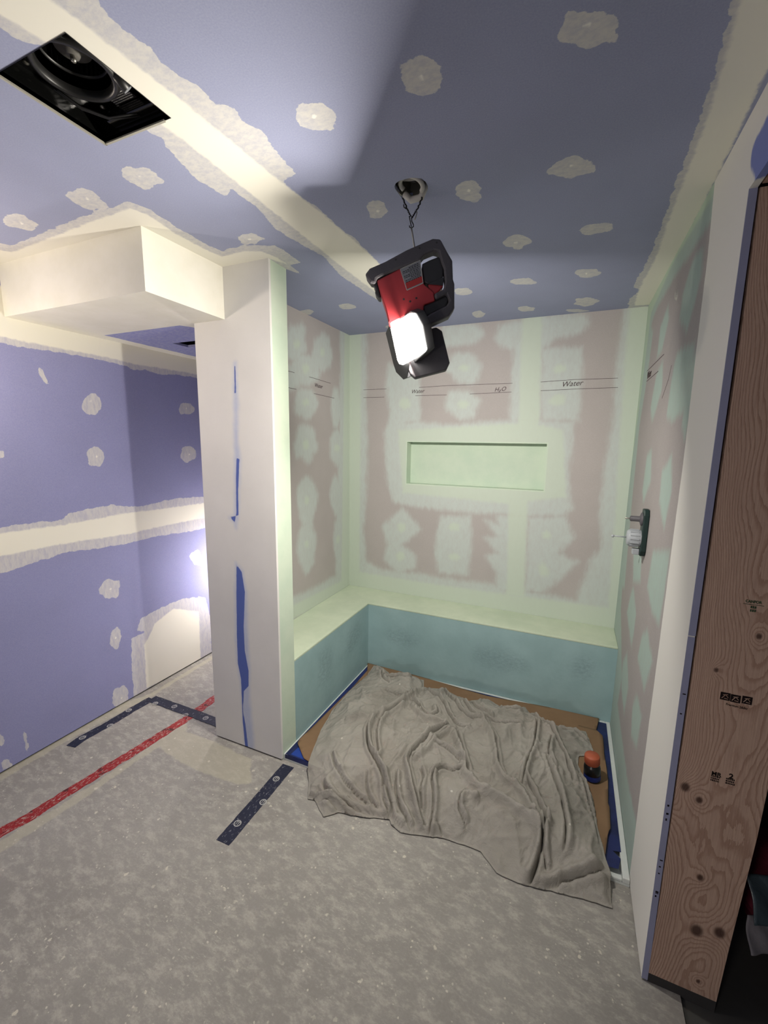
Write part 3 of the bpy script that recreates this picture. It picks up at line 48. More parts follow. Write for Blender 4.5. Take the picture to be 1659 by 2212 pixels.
'splat':[[[-1.486,1.022],[-1.471,1.015],[-1.463,1.004],[-1.462,0.994],[-1.47,0.987],[-1.484,0.984],[-1.5,0.987],[-1.515,0.995],[-1.524,1.005],[-1.525,1.015],[-1.517,1.023],[-1.503,1.025]],[[-1.006,1.07],[-0.998,1.055],[-0.996,1.044],[-1.0,1.038],[-1.01,1.039],[-1.022,1.047],[-1.035,1.059],[-1.043,1.074],[-1.046,1.086],[-1.041,1.092],[-1.031,1.091],[-1.018,1.083]],[[-1.523,0.727],[-1.517,0.722],[-1.516,0.712],[-1.52,0.7],[-1.527,0.688],[-1.536,0.681],[-1.544,0.679],[-1.549,0.684],[-1.551,0.693],[-1.547,0.706],[-1.54,0.718],[-1.531,0.726]],[[-1.021,0.862],[-1.024,0.859],[-1.033,0.856],[-1.046,0.855],[-1.06,0.856],[-1.07,0.858],[-1.074,0.861],[-1.072,0.865],[-1.062,0.867],[-1.049,0.869],[-1.036,0.868],[-1.026,0.866]],[[-0.917,0.876],[-0.918,0.873],[-0.925,0.87],[-0.935,0.867],[-0.946,0.867],[-0.955,0.868],[-0.959,0.87],[-0.957,0.874],[-0.95,0.877],[-0.94,0.879],[-0.929,0.88],[-0.921,0.879]],[[-1.375,0.639],[-1.366,0.633],[-1.362,0.627],[-1.363,0.624],[-1.37,0.624],[-1.38,0.626],[-1.392,0.632],[-1.401,0.638],[-1.405,0.644],[-1.404,0.647],[-1.396,0.648],[-1.386,0.645]],[[-1.356,0.863],[-1.354,0.86],[-1.355,0.857],[-1.359,0.855],[-1.364,0.853],[-1.37,0.853],[-1.374,0.855],[-1.376,0.857],[-1.374,0.861],[-1.371,0.863],[-1.365,0.865],[-1.36,0.865]],[[-1.856,1.169],[-1.847,1.161],[-1.845,1.147],[-1.848,1.13],[-1.858,1.117],[-1.87,1.109],[-1.881,1.109],[-1.89,1.116],[-1.893,1.13],[-1.889,1.147],[-1.88,1.161],[-1.868,1.169]],[[-1.054,1.054],[-1.047,1.05],[-1.042,1.042],[-1.042,1.034],[-1.046,1.027],[-1.054,1.024],[-1.063,1.024],[-1.071,1.028],[-1.075,1.036],[-1.076,1.044],[-1.071,1.051],[-1.063,1.054]],[[-1.709,1.173],[-1.7,1.167],[-1.692,1.157],[-1.69,1.144],[-1.692,1.134],[-1.699,1.127],[-1.708,1.126],[-1.718,1.132],[-1.725,1.142],[-1.728,1.154],[-1.726,1.165],[-1.719,1.172]],[[-1.832,0.831],[-1.825,0.825],[-1.825,0.818],[-1.831,0.813],[-1.842,0.81],[-1.856,0.811],[-1.868,0.815],[-1.875,0.821],[-1.876,0.828],[-1.869,0.833],[-1.858,0.836],[-1.844,0.835]],[[-1.525,0.747],[-1.52,0.744],[-1.517,0.736],[-1.517,0.726],[-1.519,0.717],[-1.523,0.711],[-1.528,0.709],[-1.532,0.712],[-1.535,0.719],[-1.536,0.729],[-1.534,0.738],[-1.53,0.745]],[[-1.362,1.093],[-1.365,1.086],[-1.374,1.082],[-1.386,1.082],[-1.4,1.086],[-1.41,1.093],[-1.415,1.101],[-1.413,1.108],[-1.404,1.111],[-1.39,1.111],[-1.377,1.107],[-1.367,1.1]],[[-1.2,1.03],[-1.187,1.026],[-1.177,1.021],[-1.174,1.017],[-1.179,1.015],[-1.189,1.015],[-1.203,1.018],[-1.216,1.022],[-1.226,1.027],[-1.229,1.031],[-1.225,1.033],[-1.214,1.033]],[[-0.863,0.939],[-0.858,0.931],[-0.859,0.924],[-0.863,0.92],[-0.87,0.919],[-0.879,0.922],[-0.887,0.928],[-0.891,0.936],[-0.891,0.943],[-0.887,0.948],[-0.879,0.949],[-0.87,0.945]],[[-1.891,0.786],[-1.884,0.782],[-1.88,0.776],[-1.88,0.768],[-1.884,0.76],[-1.891,0.756],[-1.898,0.755],[-1.905,0.759],[-1.909,0.765],[-1.909,0.774],[-1.905,0.781],[-1.898,0.785]],[[-2.167,0.904],[-2.159,0.899],[-2.157,0.892],[-2.159,0.883],[-2.166,0.875],[-2.176,0.871],[-2.186,0.872],[-2.193,0.876],[-2.196,0.884],[-2.193,0.893],[-2.186,0.901],[-2.176,0.905]],[[-1.693,1.245],[-1.686,1.235],[-1.686,1.226],[-1.693,1.219],[-1.707,1.216],[-1.722,1.219],[-1.735,1.226],[-1.743,1.235],[-1.743,1.245],[-1.735,1.252],[-1.722,1.255],[-1.706,1.252]],[[-1.204,0.659],[-1.2,0.656],[-1.199,0.652],[-1.202,0.649],[-1.207,0.648],[-1.214,0.649],[-1.22,0.652],[-1.224,0.656],[-1.225,0.659],[-1.222,0.662],[-1.216,0.663],[-1.21,0.662]]],
'dark':[[[-0.914,1.459],[0.26,1.468],[0.264,1.519],[-0.281,1.481],[-0.941,1.503]]]},
'sofb':{'thin':[[[-2.352,1.485],[-2.073,1.453],[-1.931,1.444],[-1.814,1.509],[-1.785,1.627],[-1.668,1.814],[-2.682,4.366],[-2.705,2.922]]]},
'tape_red':[[-2.07,0.742],[-2.07,0.781],[-2.046,0.875],[-2.034,1.019],[-2.022,1.155],[-2.007,1.285],[-1.991,1.456],[-1.976,1.64],[-1.98,1.807],[-1.986,1.928]],
'tape_c':[[-2.343,1.218],[-2.354,1.283],[-2.341,1.417],[-2.345,1.566],[-2.337,1.699]],
'tape_d':[[-2.337,1.699],[-2.14,1.698],[-1.942,1.698],[-1.715,1.692]],
'tape_e':[[-1.195,1.129],[-1.206,1.59]],
'tape_e_w':[[-1.227,1.134],[-1.162,1.121]],
'marks_c':[[-2.357,1.288],[-2.319,1.418],[-2.356,1.558]],
'marks_d':[[-2.27,1.672],[-2.137,1.699],[-2.007,1.667],[-1.876,1.696]],
'marks_e':[[-1.207,1.494],[-1.175,1.358],[-1.203,1.224]],
'card_left':[[-1.254,2.635],[-1.218,2.645],[-1.114,2.635],[-0.876,2.611],[-0.723,2.239],[-0.744,1.779],[-1.074,1.615],[-1.108,1.621],[-1.137,1.627],[-1.232,1.708],[-1.237,1.742],[-1.229,1.853],[-1.223,2.007],[-1.212,2.306],[-1.218,2.561]],
'card_back':[[-1.256,2.624],[-0.844,2.601],[-0.383,2.57],[-0.05,2.604],[0.258,2.674],[0.235,2.48],[0.181,2.365],[-0.147,2.399],[-0.787,2.266],[-1.19,2.47]],
'card_right':[[0.144,2.491],[0.238,2.489],[0.268,2.45],[0.267,2.35],[0.266,2.287],[0.271,2.187],[0.272,2.107],[0.262,1.951],[0.267,1.936],[0.263,1.818],[0.252,1.789],[0.235,1.675],[0.219,1.703],[0.128,1.861]],
'blue_tear':[[0.24,1.574],[0.258,1.595],[0.274,1.599],[0.28,1.594],[0.302,1.594],[0.314,1.648],[0.317,1.7]],
'bottle':[[0.202,2.083],[0.187,2.128]],
'cloth':[[-1.193,2.586],[-1.123,2.585],[-1.025,2.517],[-0.982,2.553],[-0.904,2.542],[-0.806,2.558],[-0.776,2.469],[-0.66,2.509],[-0.562,2.472],[-0.484,2.443],[-0.375,2.52],[-0.286,2.472],[-0.233,2.472],[-0.149,2.531],[-0.118,2.478],[-0.029,2.44],[0.056,2.414],[0.182,2.441],[0.207,2.335],[0.216,2.293],[0.204,2.242],[0.146,2.216],[0.14,2.145],[0.178,2.037],[0.203,1.936],[0.211,1.814],[0.224,1.729],[0.235,1.652],[0.245,1.614],[0.252,1.506],[0.202,1.503],[0.091,1.487],[-0.04,1.463],[-0.068,1.459],[-0.147,1.465],[-0.219,1.527],[-0.264,1.528],[-0.375,1.521],[-0.482,1.489],[-0.546,1.472],[-0.595,1.491],[-0.614,1.512],[-0.735,1.47],[-0.835,1.449],[-0.882,1.402],[-0.966,1.462],[-0.997,1.454],[-1.048,1.539],[-1.084,1.584],[-1.11,1.655],[-1.16,1.82],[-1.196,2.001],[-1.2,2.229],[-1.178,2.445]],
'crease':[[1.6,0.0118,[[-0.763,2.426],[-0.793,2.279],[-0.834,2.161],[-0.88,2.036],[-0.902,1.92],[-0.885,1.83],[-0.836,1.744],[-0.757,1.68],[-0.68,1.61],[-0.631,1.562],[-0.595,1.513]]],[1.0,0.0086,[[-0.794,2.186],[-0.849,2.029],[-0.853,1.922],[-0.829,1.836],[-0.774,1.755],[-0.759,1.696]]],[1.0,0.0064,[[-0.789,2.23],[-0.728,2.198],[-0.672,2.133],[-0.613,2.116],[-0.587,2.161],[-0.632,2.219]]],[1.4,0.0075,[[-0.513,2.079],[-0.593,2.094],[-0.659,2.095],[-0.758,2.184]]],[1.6,0.0107,[[-0.499,2.076],[-0.563,1.997],[-0.59,1.892],[-0.621,1.809],[-0.625,1.741],[-0.567,1.662],[-0.532,1.594],[-0.457,1.526]]],[1.2,0.0075,[[-0.464,2.082],[-0.526,1.995],[-0.549,1.911],[-0.575,1.813],[-0.608,1.773]]],[1.2,0.0086,[[-0.651,1.675],[-0.613,1.584],[-0.56,1.529],[-0.507,1.498]]],[1.0,0.0075,[[-0.694,1.618],[-0.654,1.552],[-0.604,1.509],[-0.543,1.487]]],[1.6,0.0139,[[-0.455,2.047],[-0.402,1.927],[-0.344,1.824],[-0.332,1.77],[-0.247,1.699],[-0.162,1.711],[-0.085,1.685],[-0.02,1.656],[0.013,1.605],[-0.006,1.516],[-0.061,1.39]]],[1.2,0.0118,[[-0.343,2.199],[-0.273,2.112],[-0.228,1.973],[-0.19,1.835],[-0.088,1.798],[-0.032,1.697],[0.008,1.614]]],[1.0,0.0107,[[-0.072,2.346],[-0.063,2.228],[-0.081,2.041],[-0.089,1.911],[-0.09,1.824]]],[1.0,0.0118,[[-0.116,2.436],[0.0,2.297],[0.081,2.132],[0.113,1.974]]],[1.0,0.0086,[[-0.505,2.35],[-0.396,2.217],[-0.343,2.199],[-0.246,2.203],[-0.146,2.245]]],[1.0,0.0075,[[-0.649,2.466],[-0.548,2.306],[-0.43,2.201],[-0.345,2.178]]],[1.0,0.0075,[[-0.749,2.364],[-0.633,2.315],[-0.544,2.192],[-0.469,2.1],[-0.394,2.095]]],[1.2,0.0096,[[-0.418,1.436],[-0.43,1.503],[-0.428,1.59],[-0.475,1.676],[-0.477,1.718]]],[1.0,0.0139,[[-0.97,1.536],[-0.9,1.481],[-0.775,1.483],[-0.613,1.505]]],[1.5,0.0086,[[-1.001,1.462],[-0.887,1.459],[-0.758,1.451],[-0.578,1.472]]],[0.8,0.0107,[[-0.999,1.668],[-0.926,1.587],[-0.82,1.546],[-0.732,1.53]]],[1.2,0.0054,[[-1.091,2.404],[-1.008,2.398],[-0.984,2.454],[-0.879,2.429],[-0.866,2.479]]],[1.0,0.0054,[[-1.129,2.448],[-1.076,2.442],[-1.029,2.373],[-0.974,2.356]]],[1.0,0.0129,[[-0.01,2.073],[0.047,1.915],[0.088,1.752],[0.09,1.599]]],[1.0,0.0107,[[0.142,2.063],[0.202,1.852],[0.22,1.699]]],[1.0,0.0096,[[-0.255,1.669],[-0.33,1.673],[-0.338,1.606],[-0.289,1.58]]],[1.1,0.0107,[[0.012,1.693],[0.014,1.585],[0.033,1.533]]],[1.0,0.0075,[[-0.483,1.701],[-0.451,1.775],[-0.395,1.77],[-0.36,1.801]]],[0.8,0.0075,[[-0.547,1.73],[-0.511,1.688],[-0.513,1.63],[-0.481,1.566]]],[0.9,0.0075,[[-0.534,1.9],[-0.463,1.898],[-0.407,1.858],[-0.354,1.819]]],[0.8,0.0075,[[-0.288,2.476],[-0.289,2.402],[-0.247,2.375],[-0.151,2.408]]],[0.9,0.0086,[[-0.461,2.395],[-0.429,2.313],[-0.346,2.284],[-0.301,2.24]]],[0.9,0.0075,[[-0.965,2.263],[-0.83,2.223],[-0.793,2.279]]],[0.8,0.0096,[[-0.92,1.974],[-1.056,1.911]]],[0.7,0.0075,[[-0.778,1.624],[-0.749,1.564],[-0.676,1.528]]],[0.9,0.0096,[[-0.086,1.882],[-0.008,1.732],[0.023,1.653]]],[0.8,0.0096,[[0.015,2.226],[-0.011,2.09],[0.035,1.998]]],[1.1,0.0161,[[-0.047,1.405],[0.062,1.504],[0.23,1.603]]],[0.8,0.0086,[[0.043,2.378],[0.123,2.394],[0.188,2.345]]],[1.0,0.0075,[[-0.521,1.405],[-0.569,1.451],[-0.578,1.496]]],[0.9,0.0075,[[-0.306,1.46],[-0.354,1.503],[-0.406,1.55]]],[1.0,0.0075,[[-0.209,1.458],[-0.25,1.485],[-0.308,1.469]]]],
'l_frame':[[-0.1434,2.1479],[-0.1284,2.1661],[-0.0802,2.1854],[-0.0148,2.2182],[0.0646,2.2497],[0.0883,2.2484],[0.1103,2.2118],[0.127,2.1869],[0.1312,2.134],[0.1362,2.12],[0.139,2.0492],[0.1234,2.0249],[0.0545,1.9945],[0.0447,2.0177],[0.0625,2.0321],[0.1131,2.0564],[0.1217,2.0692],[0.1119,2.089],[0.0793,2.0735],[0.0742,2.092],[0.1024,2.1032],[0.1067,2.1243],[0.1016,2.1648],[0.0936,2.1815],[0.0836,2.212],[0.0687,2.2154],[0.0393,2.204],[0.0248,2.1875],[-0.0257,2.1683],[-0.0887,2.1448],[-0.1068,2.135],[-0.1097,2.1209],[-0.125,2.1238],[-0.1357,2.1366]],
'l_body':[[-0.1062,2.1322],[-0.0318,2.1684],[0.0292,2.1889],[0.0417,2.1203],[0.0725,2.0976],[0.0779,2.0721],[0.0434,2.0608],[0.0413,2.0292],[0.0015,2.035],[-0.0591,2.0032],[-0.0669,2.009],[-0.0783,2.0495],[-0.0903,2.081]],
'l_foot':[[-0.1189,2.1238],[-0.1052,2.1294],[-0.0925,2.0839],[-0.1017,2.0839],[-0.1125,2.0982],[-0.1096,2.1082]],
'l_label':[[-0.0332,2.1642],[0.0277,2.1897],[0.0392,2.1232],[-0.0107,2.1027]],
'l_labelred':[[-0.0157,2.1234],[0.035,2.1434],[0.0385,2.126],[-0.0114,2.1058]],
'l_batt':[[0.0339,2.1819],[0.0575,2.1928],[0.0839,2.2023],[0.0916,2.1968],[0.1016,2.1648],[0.101,2.1425],[0.0864,2.1314],[0.0536,2.1231],[0.0414,2.1288]],
'l_batt2':[[0.0537,2.1217],[0.0862,2.137],[0.1039,2.1425],[0.1019,2.1173],[0.0933,2.1061],[0.0757,2.0906],[0.0602,2.1062]],
'l_arm':[[0.0405,2.0579],[0.0793,2.0735],[0.1119,2.089],[0.1214,2.0777],[0.1131,2.0564],[0.0625,2.0321],[0.0504,2.0292]],
'l_c1':[-0.0028,1.9565],
'l_n1':[-0.704,-0.6056,-0.371],
'l_lens':[[-0.6057,1.4205,2.0165],[-0.5738,1.3815,2.0196],[-0.4908,1.2869,2.0166],[-0.4669,1.2642,2.0083],[-0.4493,1.2587,1.9837],[-0.4418,1.2601,1.9673],[-0.4337,1.2861,1.9095],[-0.4427,1.2997,1.9043],[-0.4751,1.3395,1.9008],[-0.5714,1.4525,1.8991],[-0.5917,1.4711,1.9072],[-0.5997,1.472,1.9209]],
'l_head1':[[-0.6599,1.4993,2.0231],[-0.6231,1.4479,2.0371],[-0.4889,1.2978,2.0275],[-0.4619,1.275,2.0133],[-0.4383,1.2711,1.9749],[-0.4341,1.3057,1.9105],[-0.4533,1.3313,1.9052],[-0.5481,1.4534,1.8857],[-0.5729,1.4968,1.862],[-0.5973,1.5262,1.8603],[-0.6381,1.5542,1.8921],[-0.6471,1.5458,1.9227]],
'l_n2':[-0.3,0.7435,-0.5972],
'l_nb':[-0.3692,0.9152,-0.1593],
'l_head2':[[-0.5065,1.4219,1.9929],[-0.4822,1.4339,2.0051],[-0.4517,1.4477,2.0139],[-0.4329,1.4531,2.0014],[-0.401,1.4478,1.8971],[-0.4095,1.4402,1.8732],[-0.5039,1.3973,1.8453],[-0.5199,1.3933,1.8594],[-0.5253,1.3933,1.8721],[-0.5248,1.4023,1.9229]],
'wires':[[[-0.0312,2.3687],[-0.026,2.3612],[-0.0248,2.3547],[-0.0185,2.3463],[-0.0183,2.3398],[-0.0141,2.3351],[-0.0098,2.3257],[-0.0023,2.3144]],[[-0.0267,2.3501],[-0.0256,2.3427],[-0.0203,2.3389],[-0.0142,2.3369]],[[0.0284,2.3698],[0.0286,2.3633],[0.0231,2.3578],[0.0233,2.3504],[0.0183,2.3458],[0.0185,2.3403],[0.0125,2.3338],[0.0067,2.3236],[0.0007,2.3143],[-0.0012,2.3115]],[[0.0126,2.3329],[0.0148,2.3263],[0.012,2.3161],[0.0081,2.3068]],[[-0.0013,2.3134],[-0.0005,2.3022],[0.0043,2.2946],[0.005,2.288],[-0.0016,2.2833],[-0.0068,2.2862],[-0.0074,2.2909]],[[-0.0086,2.3172],[-0.0051,2.3022],[-0.0028,2.2928],[-0.0017,2.2871]]],
'rod':[[-0.0016,2.2852],[0.0019,2.2691],[0.0084,2.2346],[0.0122,2.2125]],
'jbox':[[-0.547,1.31],[-0.496,1.308],[-0.467,1.329],[-0.468,1.377],[-0.501,1.414],[-0.564,1.395],[-0.565,1.334]],
'fan':[[-1.195,0.634],[-0.969,0.622],[-0.944,0.859],[-1.192,0.871]],
'fan_ring':[[-1.086,0.725],[-1.162,0.684],[-1.033,0.783],[-1.004,0.683],[-1.199,0.764]],
'fan_cap':[[-1.048,0.865],[-1.012,0.813]],
'fan_label':[[-1.134,0.814],[-1.039,0.801],[-1.039,0.827],[-1.152,0.842]],
'fan_screw':[[-1.196,0.693],[-1.174,0.698],[-1.184,0.788],[-1.19,0.717],[-1.226,0.659]],
'vent':[[-2.163,1.854],[-2.031,1.927],[-2.185,2.07]],
'valve':[[2.127,1.363],[2.051,1.36],[2.028,1.191],[2.127,1.158],[2.168,1.323],[2.216,1.198]],
'lines_back':[[[-1.45,2.01],[-1.265,2.01]],[[-1.019,2.011],[-0.812,2.016],[-0.391,2.014]],[[-0.222,2.015],[-0.032,2.021],[0.202,2.019]],[[-1.45,1.954],[-1.282,1.953]],[[-1.045,1.956],[-0.819,1.955]],[[-0.661,1.956],[-0.394,1.96]],[[-0.218,1.962],[-0.015,1.966],[0.207,1.966]]],
'lines_shl':[[[2.147,2.035],[2.215,2.035]],[[2.373,2.033],[2.634,2.026]],[[2.148,1.941],[2.231,1.94]],[[2.424,1.936],[2.683,1.932]]],
'lines_right':[[[2.677,2.017],[2.209,2.016]],[[2.649,1.962],[2.308,1.962]],[[2.007,1.938],[2.034,1.892],[2.131,1.827]]],
'text_back':[[-1.077,1.972],[-0.502,1.966],[-0.102,1.98]],
'text_shl':[[2.491,1.979]],
'st_marks':[[0.416,0.982],[0.438,0.981],[0.462,0.983]],
'st_prem':[[0.418,0.962],[0.464,0.963]],
'st_mr':[[0.412,0.754],[0.434,0.759],[0.45,0.757],[0.461,0.759]],
'st_small':[[0.411,0.746],[0.433,0.743],[0.444,0.749],[0.465,0.745]],
'st_can':[[0.427,1.249],[0.46,1.256],[0.465,1.24]],
'st_knots':[[0.389,1.05],[0.465,1.16],[0.359,0.689],[0.394,0.661],[0.423,0.421],[0.434,0.246],[0.486,0.267],[0.456,0.078]],
'wallhole':[[2.062,2.207]]}

# ---------------- material helpers ----------------
def srgb(c):
    return tuple(((v/12.92) if v <= .04045 else ((v+.055)/1.055)**2.4) for v in c)+(1,)
class NT:
    def __init__(s, name):
        s.m = bpy.data.materials.new(name); s.m.use_nodes = True; s.t = s.m.node_tree
        s.b = s.t.nodes['Principled BSDF']; s.o = s.t.nodes['Material Output']
        s.geo = None
    def n(s, ty, **k):
        x = s.t.nodes.new(ty)
        for a, v in k.items(): setattr(x, a, v)
        return x
    def l(s, a, b): s.t.links.new(a, b)
    def put(s, sock, v):
        if isinstance(v, bpy.types.NodeSocket): s.l(v, sock)
        else: sock.default_value = v
    def pos(s):
        if not s.geo: s.geo = s.n('ShaderNodeNewGeometry').outputs['Position']
        return s.geo
    def math(s, op, a, b=0., c=None, clamp=False):
        x = s.n('ShaderNodeMath', operation=op, use_clamp=clamp); s.put(x.inputs[0], a); s.put(x.inputs[1], b)
        if c is not None: s.put(x.inputs[2], c)
        return x.outputs[0]
    def map(s, sc=(1, 1, 1), rot=(0, 0, 0), v=None):
        x = s.n('ShaderNodeMapping'); s.put(x.inputs[0], v or s.pos()); x.inputs['Scale'].default_value = sc; x.inputs['Rotation'].default_value = rot
        return x.outputs[0]
    def noise(s, scale, detail=3, rough=.55, v=None, dist=0.):
        x = s.n('ShaderNodeTexNoise'); s.put(x.inputs['Vector'], v or s.pos())
        x.inputs['Scale'].default_value = scale; x.inputs['Detail'].default_value = detail; x.inputs['Roughness'].default_value = rough; x.inputs['Distortion'].default_value = dist
        return x.outputs['Fac']
    def vor(s, scale, v=None, feature='F1', rnd=1.):
        x = s.n('ShaderNodeTexVoronoi', feature=feature); s.put(x.inputs['Vector'], v or s.pos()); x.inputs['Scale'].default_value = scale
        x.inputs['Randomness'].default_value = rnd
        return x.outputs['Distance']
    def ramp(s, v, lo, hi, a=0., b=1., smooth=True):
        x = s.n('ShaderNodeMapRange', interpolation_type='SMOOTHSTEP' if smooth else 'LINEAR'); s.put(x.inputs[0], v)
        s.put(x.inputs[1], lo); s.put(x.inputs[2], hi); x.inputs[3].default_value = a; x.inputs[4].default_value = b
        return x.outputs[0]
    def mix(s, f, a, b, mode='MIX'):
        x = s.n('ShaderNodeMix', data_type='RGBA', blend_type=mode); s.put(x.inputs['Factor'], f)
        s.put(x.inputs['A'], a); s.put(x.inputs['B'], b); return x.outputs['Result']
    def attr(s, name):
        return s.n('ShaderNodeAttribute', attribute_name=name).outputs['Fac']
    def bump(s, h, d=.01, st=.5):
        x = s.n('ShaderNodeBump'); s.put(x.inputs['Height'], h); x.inputs['Distance'].default_value = d; x.inputs['Strength'].default_value = st
        s.l(x.outputs[0], s.b.inputs['Normal'])
    def fin(s, col, rough=.8, metal=0., spec=.3):
        s.put(s.b.inputs['Base Color'], col); s.put(s.b.inputs['Roughness'], rough); s.b.inputs['Metallic'].default_value = metal
        s.b.inputs['Specular IOR Level'].default_value = spec
        return s.m
def plain(name, c, rough=.6, metal=0., spec=.4, var=.08, scale=30, bump=0.):
    t = NT(name); n = t.noise(scale, 4)
    c4 = srgb(c); d = tuple(v*(1-var*2) for v in c4[:3])+(1,)
    if bump: t.bump(t.noise(scale*4, 4), bump, .5)
    return t.fin(t.mix(n, d, c4), rough, metal, spec)
def mask(t, name, amp, width, nz, off=0.):
    v = t.math('MULTIPLY_ADD', t.math('SUBTRACT', nz, .5), amp, t.attr(name))
    v = t.math('ADD', v, off)
    return t.ramp(v, -width, width, 1, 0)
def board_mat(name, paper, thin, thick, amp=.03, w=.0012, amp2=.02, w2=.006, thinop=.8, stretch=(1, 1, 1), nscale=18, dotc=(.93, .92, .88), green=None, thickop=1., smin=.76):
    t = NT(name)
    v = t.map(stretch)
    nz = t.noise(nscale, 6, .62, v); n2 = t.noise(nscale*1.7, 5, .6, v)
    pc = t.mix(t.ramp(t.noise(3.2, 4), .3, .7), tuple(c*.93 for c in srgb(paper)[:3])+(1,), srgb(paper))
    pc = t.mix(t.math('MULTIPLY', t.noise(260, 2), .16), pc, (.9, .9, .9, 1))
    m1 = mask(t, 'thin', amp, w, nz)
    streak = t.ramp(t.noise(46, 6, .7, t.map((1.0, 1.6, .45), (0.3, .6, .9))), .30, .66, smin, 1.0)
    op = t.math('MULTIPLY', t.math('MULTIPLY', m1, streak), thinop)
    c = t.mix(op, pc, srgb(thin))
    m2 = mask(t, 'thick', amp2, w2, n2)
    c = t.mix(t.math('MULTIPLY', m2, thickop), c, srgb(thick))
    d = t.ramp(t.attr('dot'), -.0025, .0025, 1, 0)
    c = t.mix(t.math('MULTIPLY', d, .85), c, srgb(dotc))
    t.bump(t.math('ADD', t.math('MULTIPLY', m1, .2), t.math('ADD', t.math('MULTIPLY', m2, .3), t.math('MULTIPLY', nz, .12))), .001, .3)
    return t, c

M = {}
MUD = (.89, .88, .835); MUDT = (.80, .795, .77); PURP = (.52, .54, .76)
t, c = board_mat('taped_ceiling_board', (.54, .565, .69), (.82, .81, .78), MUD, amp=.04, thinop=.85, nscale=20, smin=.6); M['ceil'] = t.fin(c, .85)
t, c = board_mat('taped_purple_board', (.50, .51, .70), (.82, .81, .79), MUD, amp=.036, thinop=.82, smin=.6); M['purp'] = t.fin(c, .85)
t, c = board_mat('skimmed_white_board', (.87, .86, .85), (.68, .72, .84), (.34, .41, .68), amp=.02, w=.02, amp2=.004, w2=.0015, thinop=.8); M['col'] = t.fin(c, .8)
GT = (.755, .785, .77); GK = (.775, .82, .755); MAU = (.675, .645, .635)
t, c = board_mat('mauve_tile_board', MAU, GT, GK, amp=.06, w=.026, amp2=.03, w2=.016, thinop=1.0, stretch=(2.4, 2.4, .7), nscale=18, thickop=.75); M['mauve'] = t.fin(c, .8)
# right wall: same board but with the white skimmed strip and a purple patch by the doorway
t, c = board_mat('mauve_and_white_board', (.60, .57, .565), (.64, .715, .685), (.70, .77, .69), amp=.05, w=.022, amp2=.03, w2=.014, thinop=.95, stretch=(2.2, 2.4, .45), nscale=16, thickop=.8)
wm = t.ramp(t.math('MULTIPLY_ADD', t.noise(20, 3), .008, t.attr('white')), -.002, .003, 1, 0)
c = t.mix(wm, c, srgb((.86, .85, .83)))
pm = t.ramp(t.math('MULTIPLY_ADD', t.noise(25, 5, .6, t.map((1, 1, .4))), .04, t.attr('pur')), .012, .024, 1, 0)
c = t.mix(pm, c, srgb((.46, .50, .72)))
M['rightw'] = t.fin(c, .8)
def simple_mud(name, ca, cb, smudge=None):
    t = NT(name); n = t.noise(5, 6, .62)
    c = t.mix(t.ramp(n, .3, .7), srgb(ca), srgb(cb))
    if smudge:
        s_ = t.math('MULTIPLY', mask(t, 'smudge', .08, .05, t.noise(12, 6, .7)), t.ramp(t.noise(40, 6, .7, t.map((1, 1, 1.6))), .30, .70))
        c = t.mix(t.math('MULTIPLY', s_, .42), c, srgb(smudge))
    t.bump(t.noise(40, 5), .002, .3)
    return t.fin(c, .75)
M['mudwhite'] = simple_mud('joint_compound', (.88, .87, .82), (.91, .90, .86))
M['green'] = simple_mud('pale_green_compound', (.75, .815, .745), (.79, .84, .77))
M['benchtop'] = simple_mud('bench_top_compound_lit', (.75, .80, .71), (.80, .84, .75))  # same compound as the faces; lamplight on the top painted lighter and yellower
M['benchfront'] = simple_mud('bench_front_compound_shaded', (.57, .68, .69), (.61, .72, .73), (.40, .47, .50))  # same compound as the top, shade on the faces painted in; smudges are dirt
# concrete
t = NT('dusty_concrete')
gate = None; big = t.ramp(t.noise(1.6, 6, .6), .3, .7); mid = t.noise(15, 8, .72, t.map((1.0, 1.9, 1), (0, 0, .75))); fine = t.noise(120, 5, .7)
c = t.mix(big, srgb((.56, .548, .528)), srgb((.62, .61, .588)))
c = t.mix(t.ramp(mid, .44, .66, 0, .62), c, srgb((.74, .725, .69)))
c = t.mix(t.ramp(fine, .35, .7, 0, .28), c, srgb((.50, .49, .47)))
rot = t.map((1.5, 3.2, 1), (0, 0, .75))
st_ = t.ramp(t.noise(30, 7, .8, t.map((1.2, 4.2, 1), (0, 0, .75))), .54, .66); c = t.mix(t.math('MULTIPLY', t.math('MULTIPLY', st_, .75), t.ramp(t.noise(2.2, 2), .35, .65)), c, srgb((.75, .74, .70)))
pale = mask(t, 'pale', .05, .006, t.noise(12, 5)); c = t.mix(t.math('MULTIPLY', pale, .55), c, srgb((.72, .70, .62)))
spl = mask(t, 'splat', .09, .003, t.noise(38, 6, .75, rot), .018); c = t.mix(t.math('MULTIPLY', spl, .72), c, srgb((.84, .82, .75)))
vor = t.ramp(t.math('ADD', t.vor(15), t.math('MULTIPLY', t.noise(60, 5, .7), .40)), .285, .30, 1, 0)
gate = t.ramp(t.noise(4.5, 3), .42, .56); c = t.mix(t.math('MULTIPLY', t.math('MULTIPLY', vor, gate), .75), c, srgb((.82, .80, .74)))
vor2 = t.ramp(t.math('ADD', t.vor(42), t.math('MULTIPLY', t.noise(120, 4, .7), .45)), .345, .37, 1, 0)
c = t.mix(t.math('MULTIPLY', t.math('MULTIPLY', vor2, t.ramp(t.noise(6.5, 3, .6, t.map((1.3, 1, 1))), .44, .58)), .75), c, srgb((.80, .78, .73)))
t.bump(t.math('ADD', t.math('MULTIPLY', mid, .5), t.math('ADD', t.math('MULTIPLY', fine, .15), spl)), .003, .4)
M['floor'] = t.fin(c, .78, 0, .25)
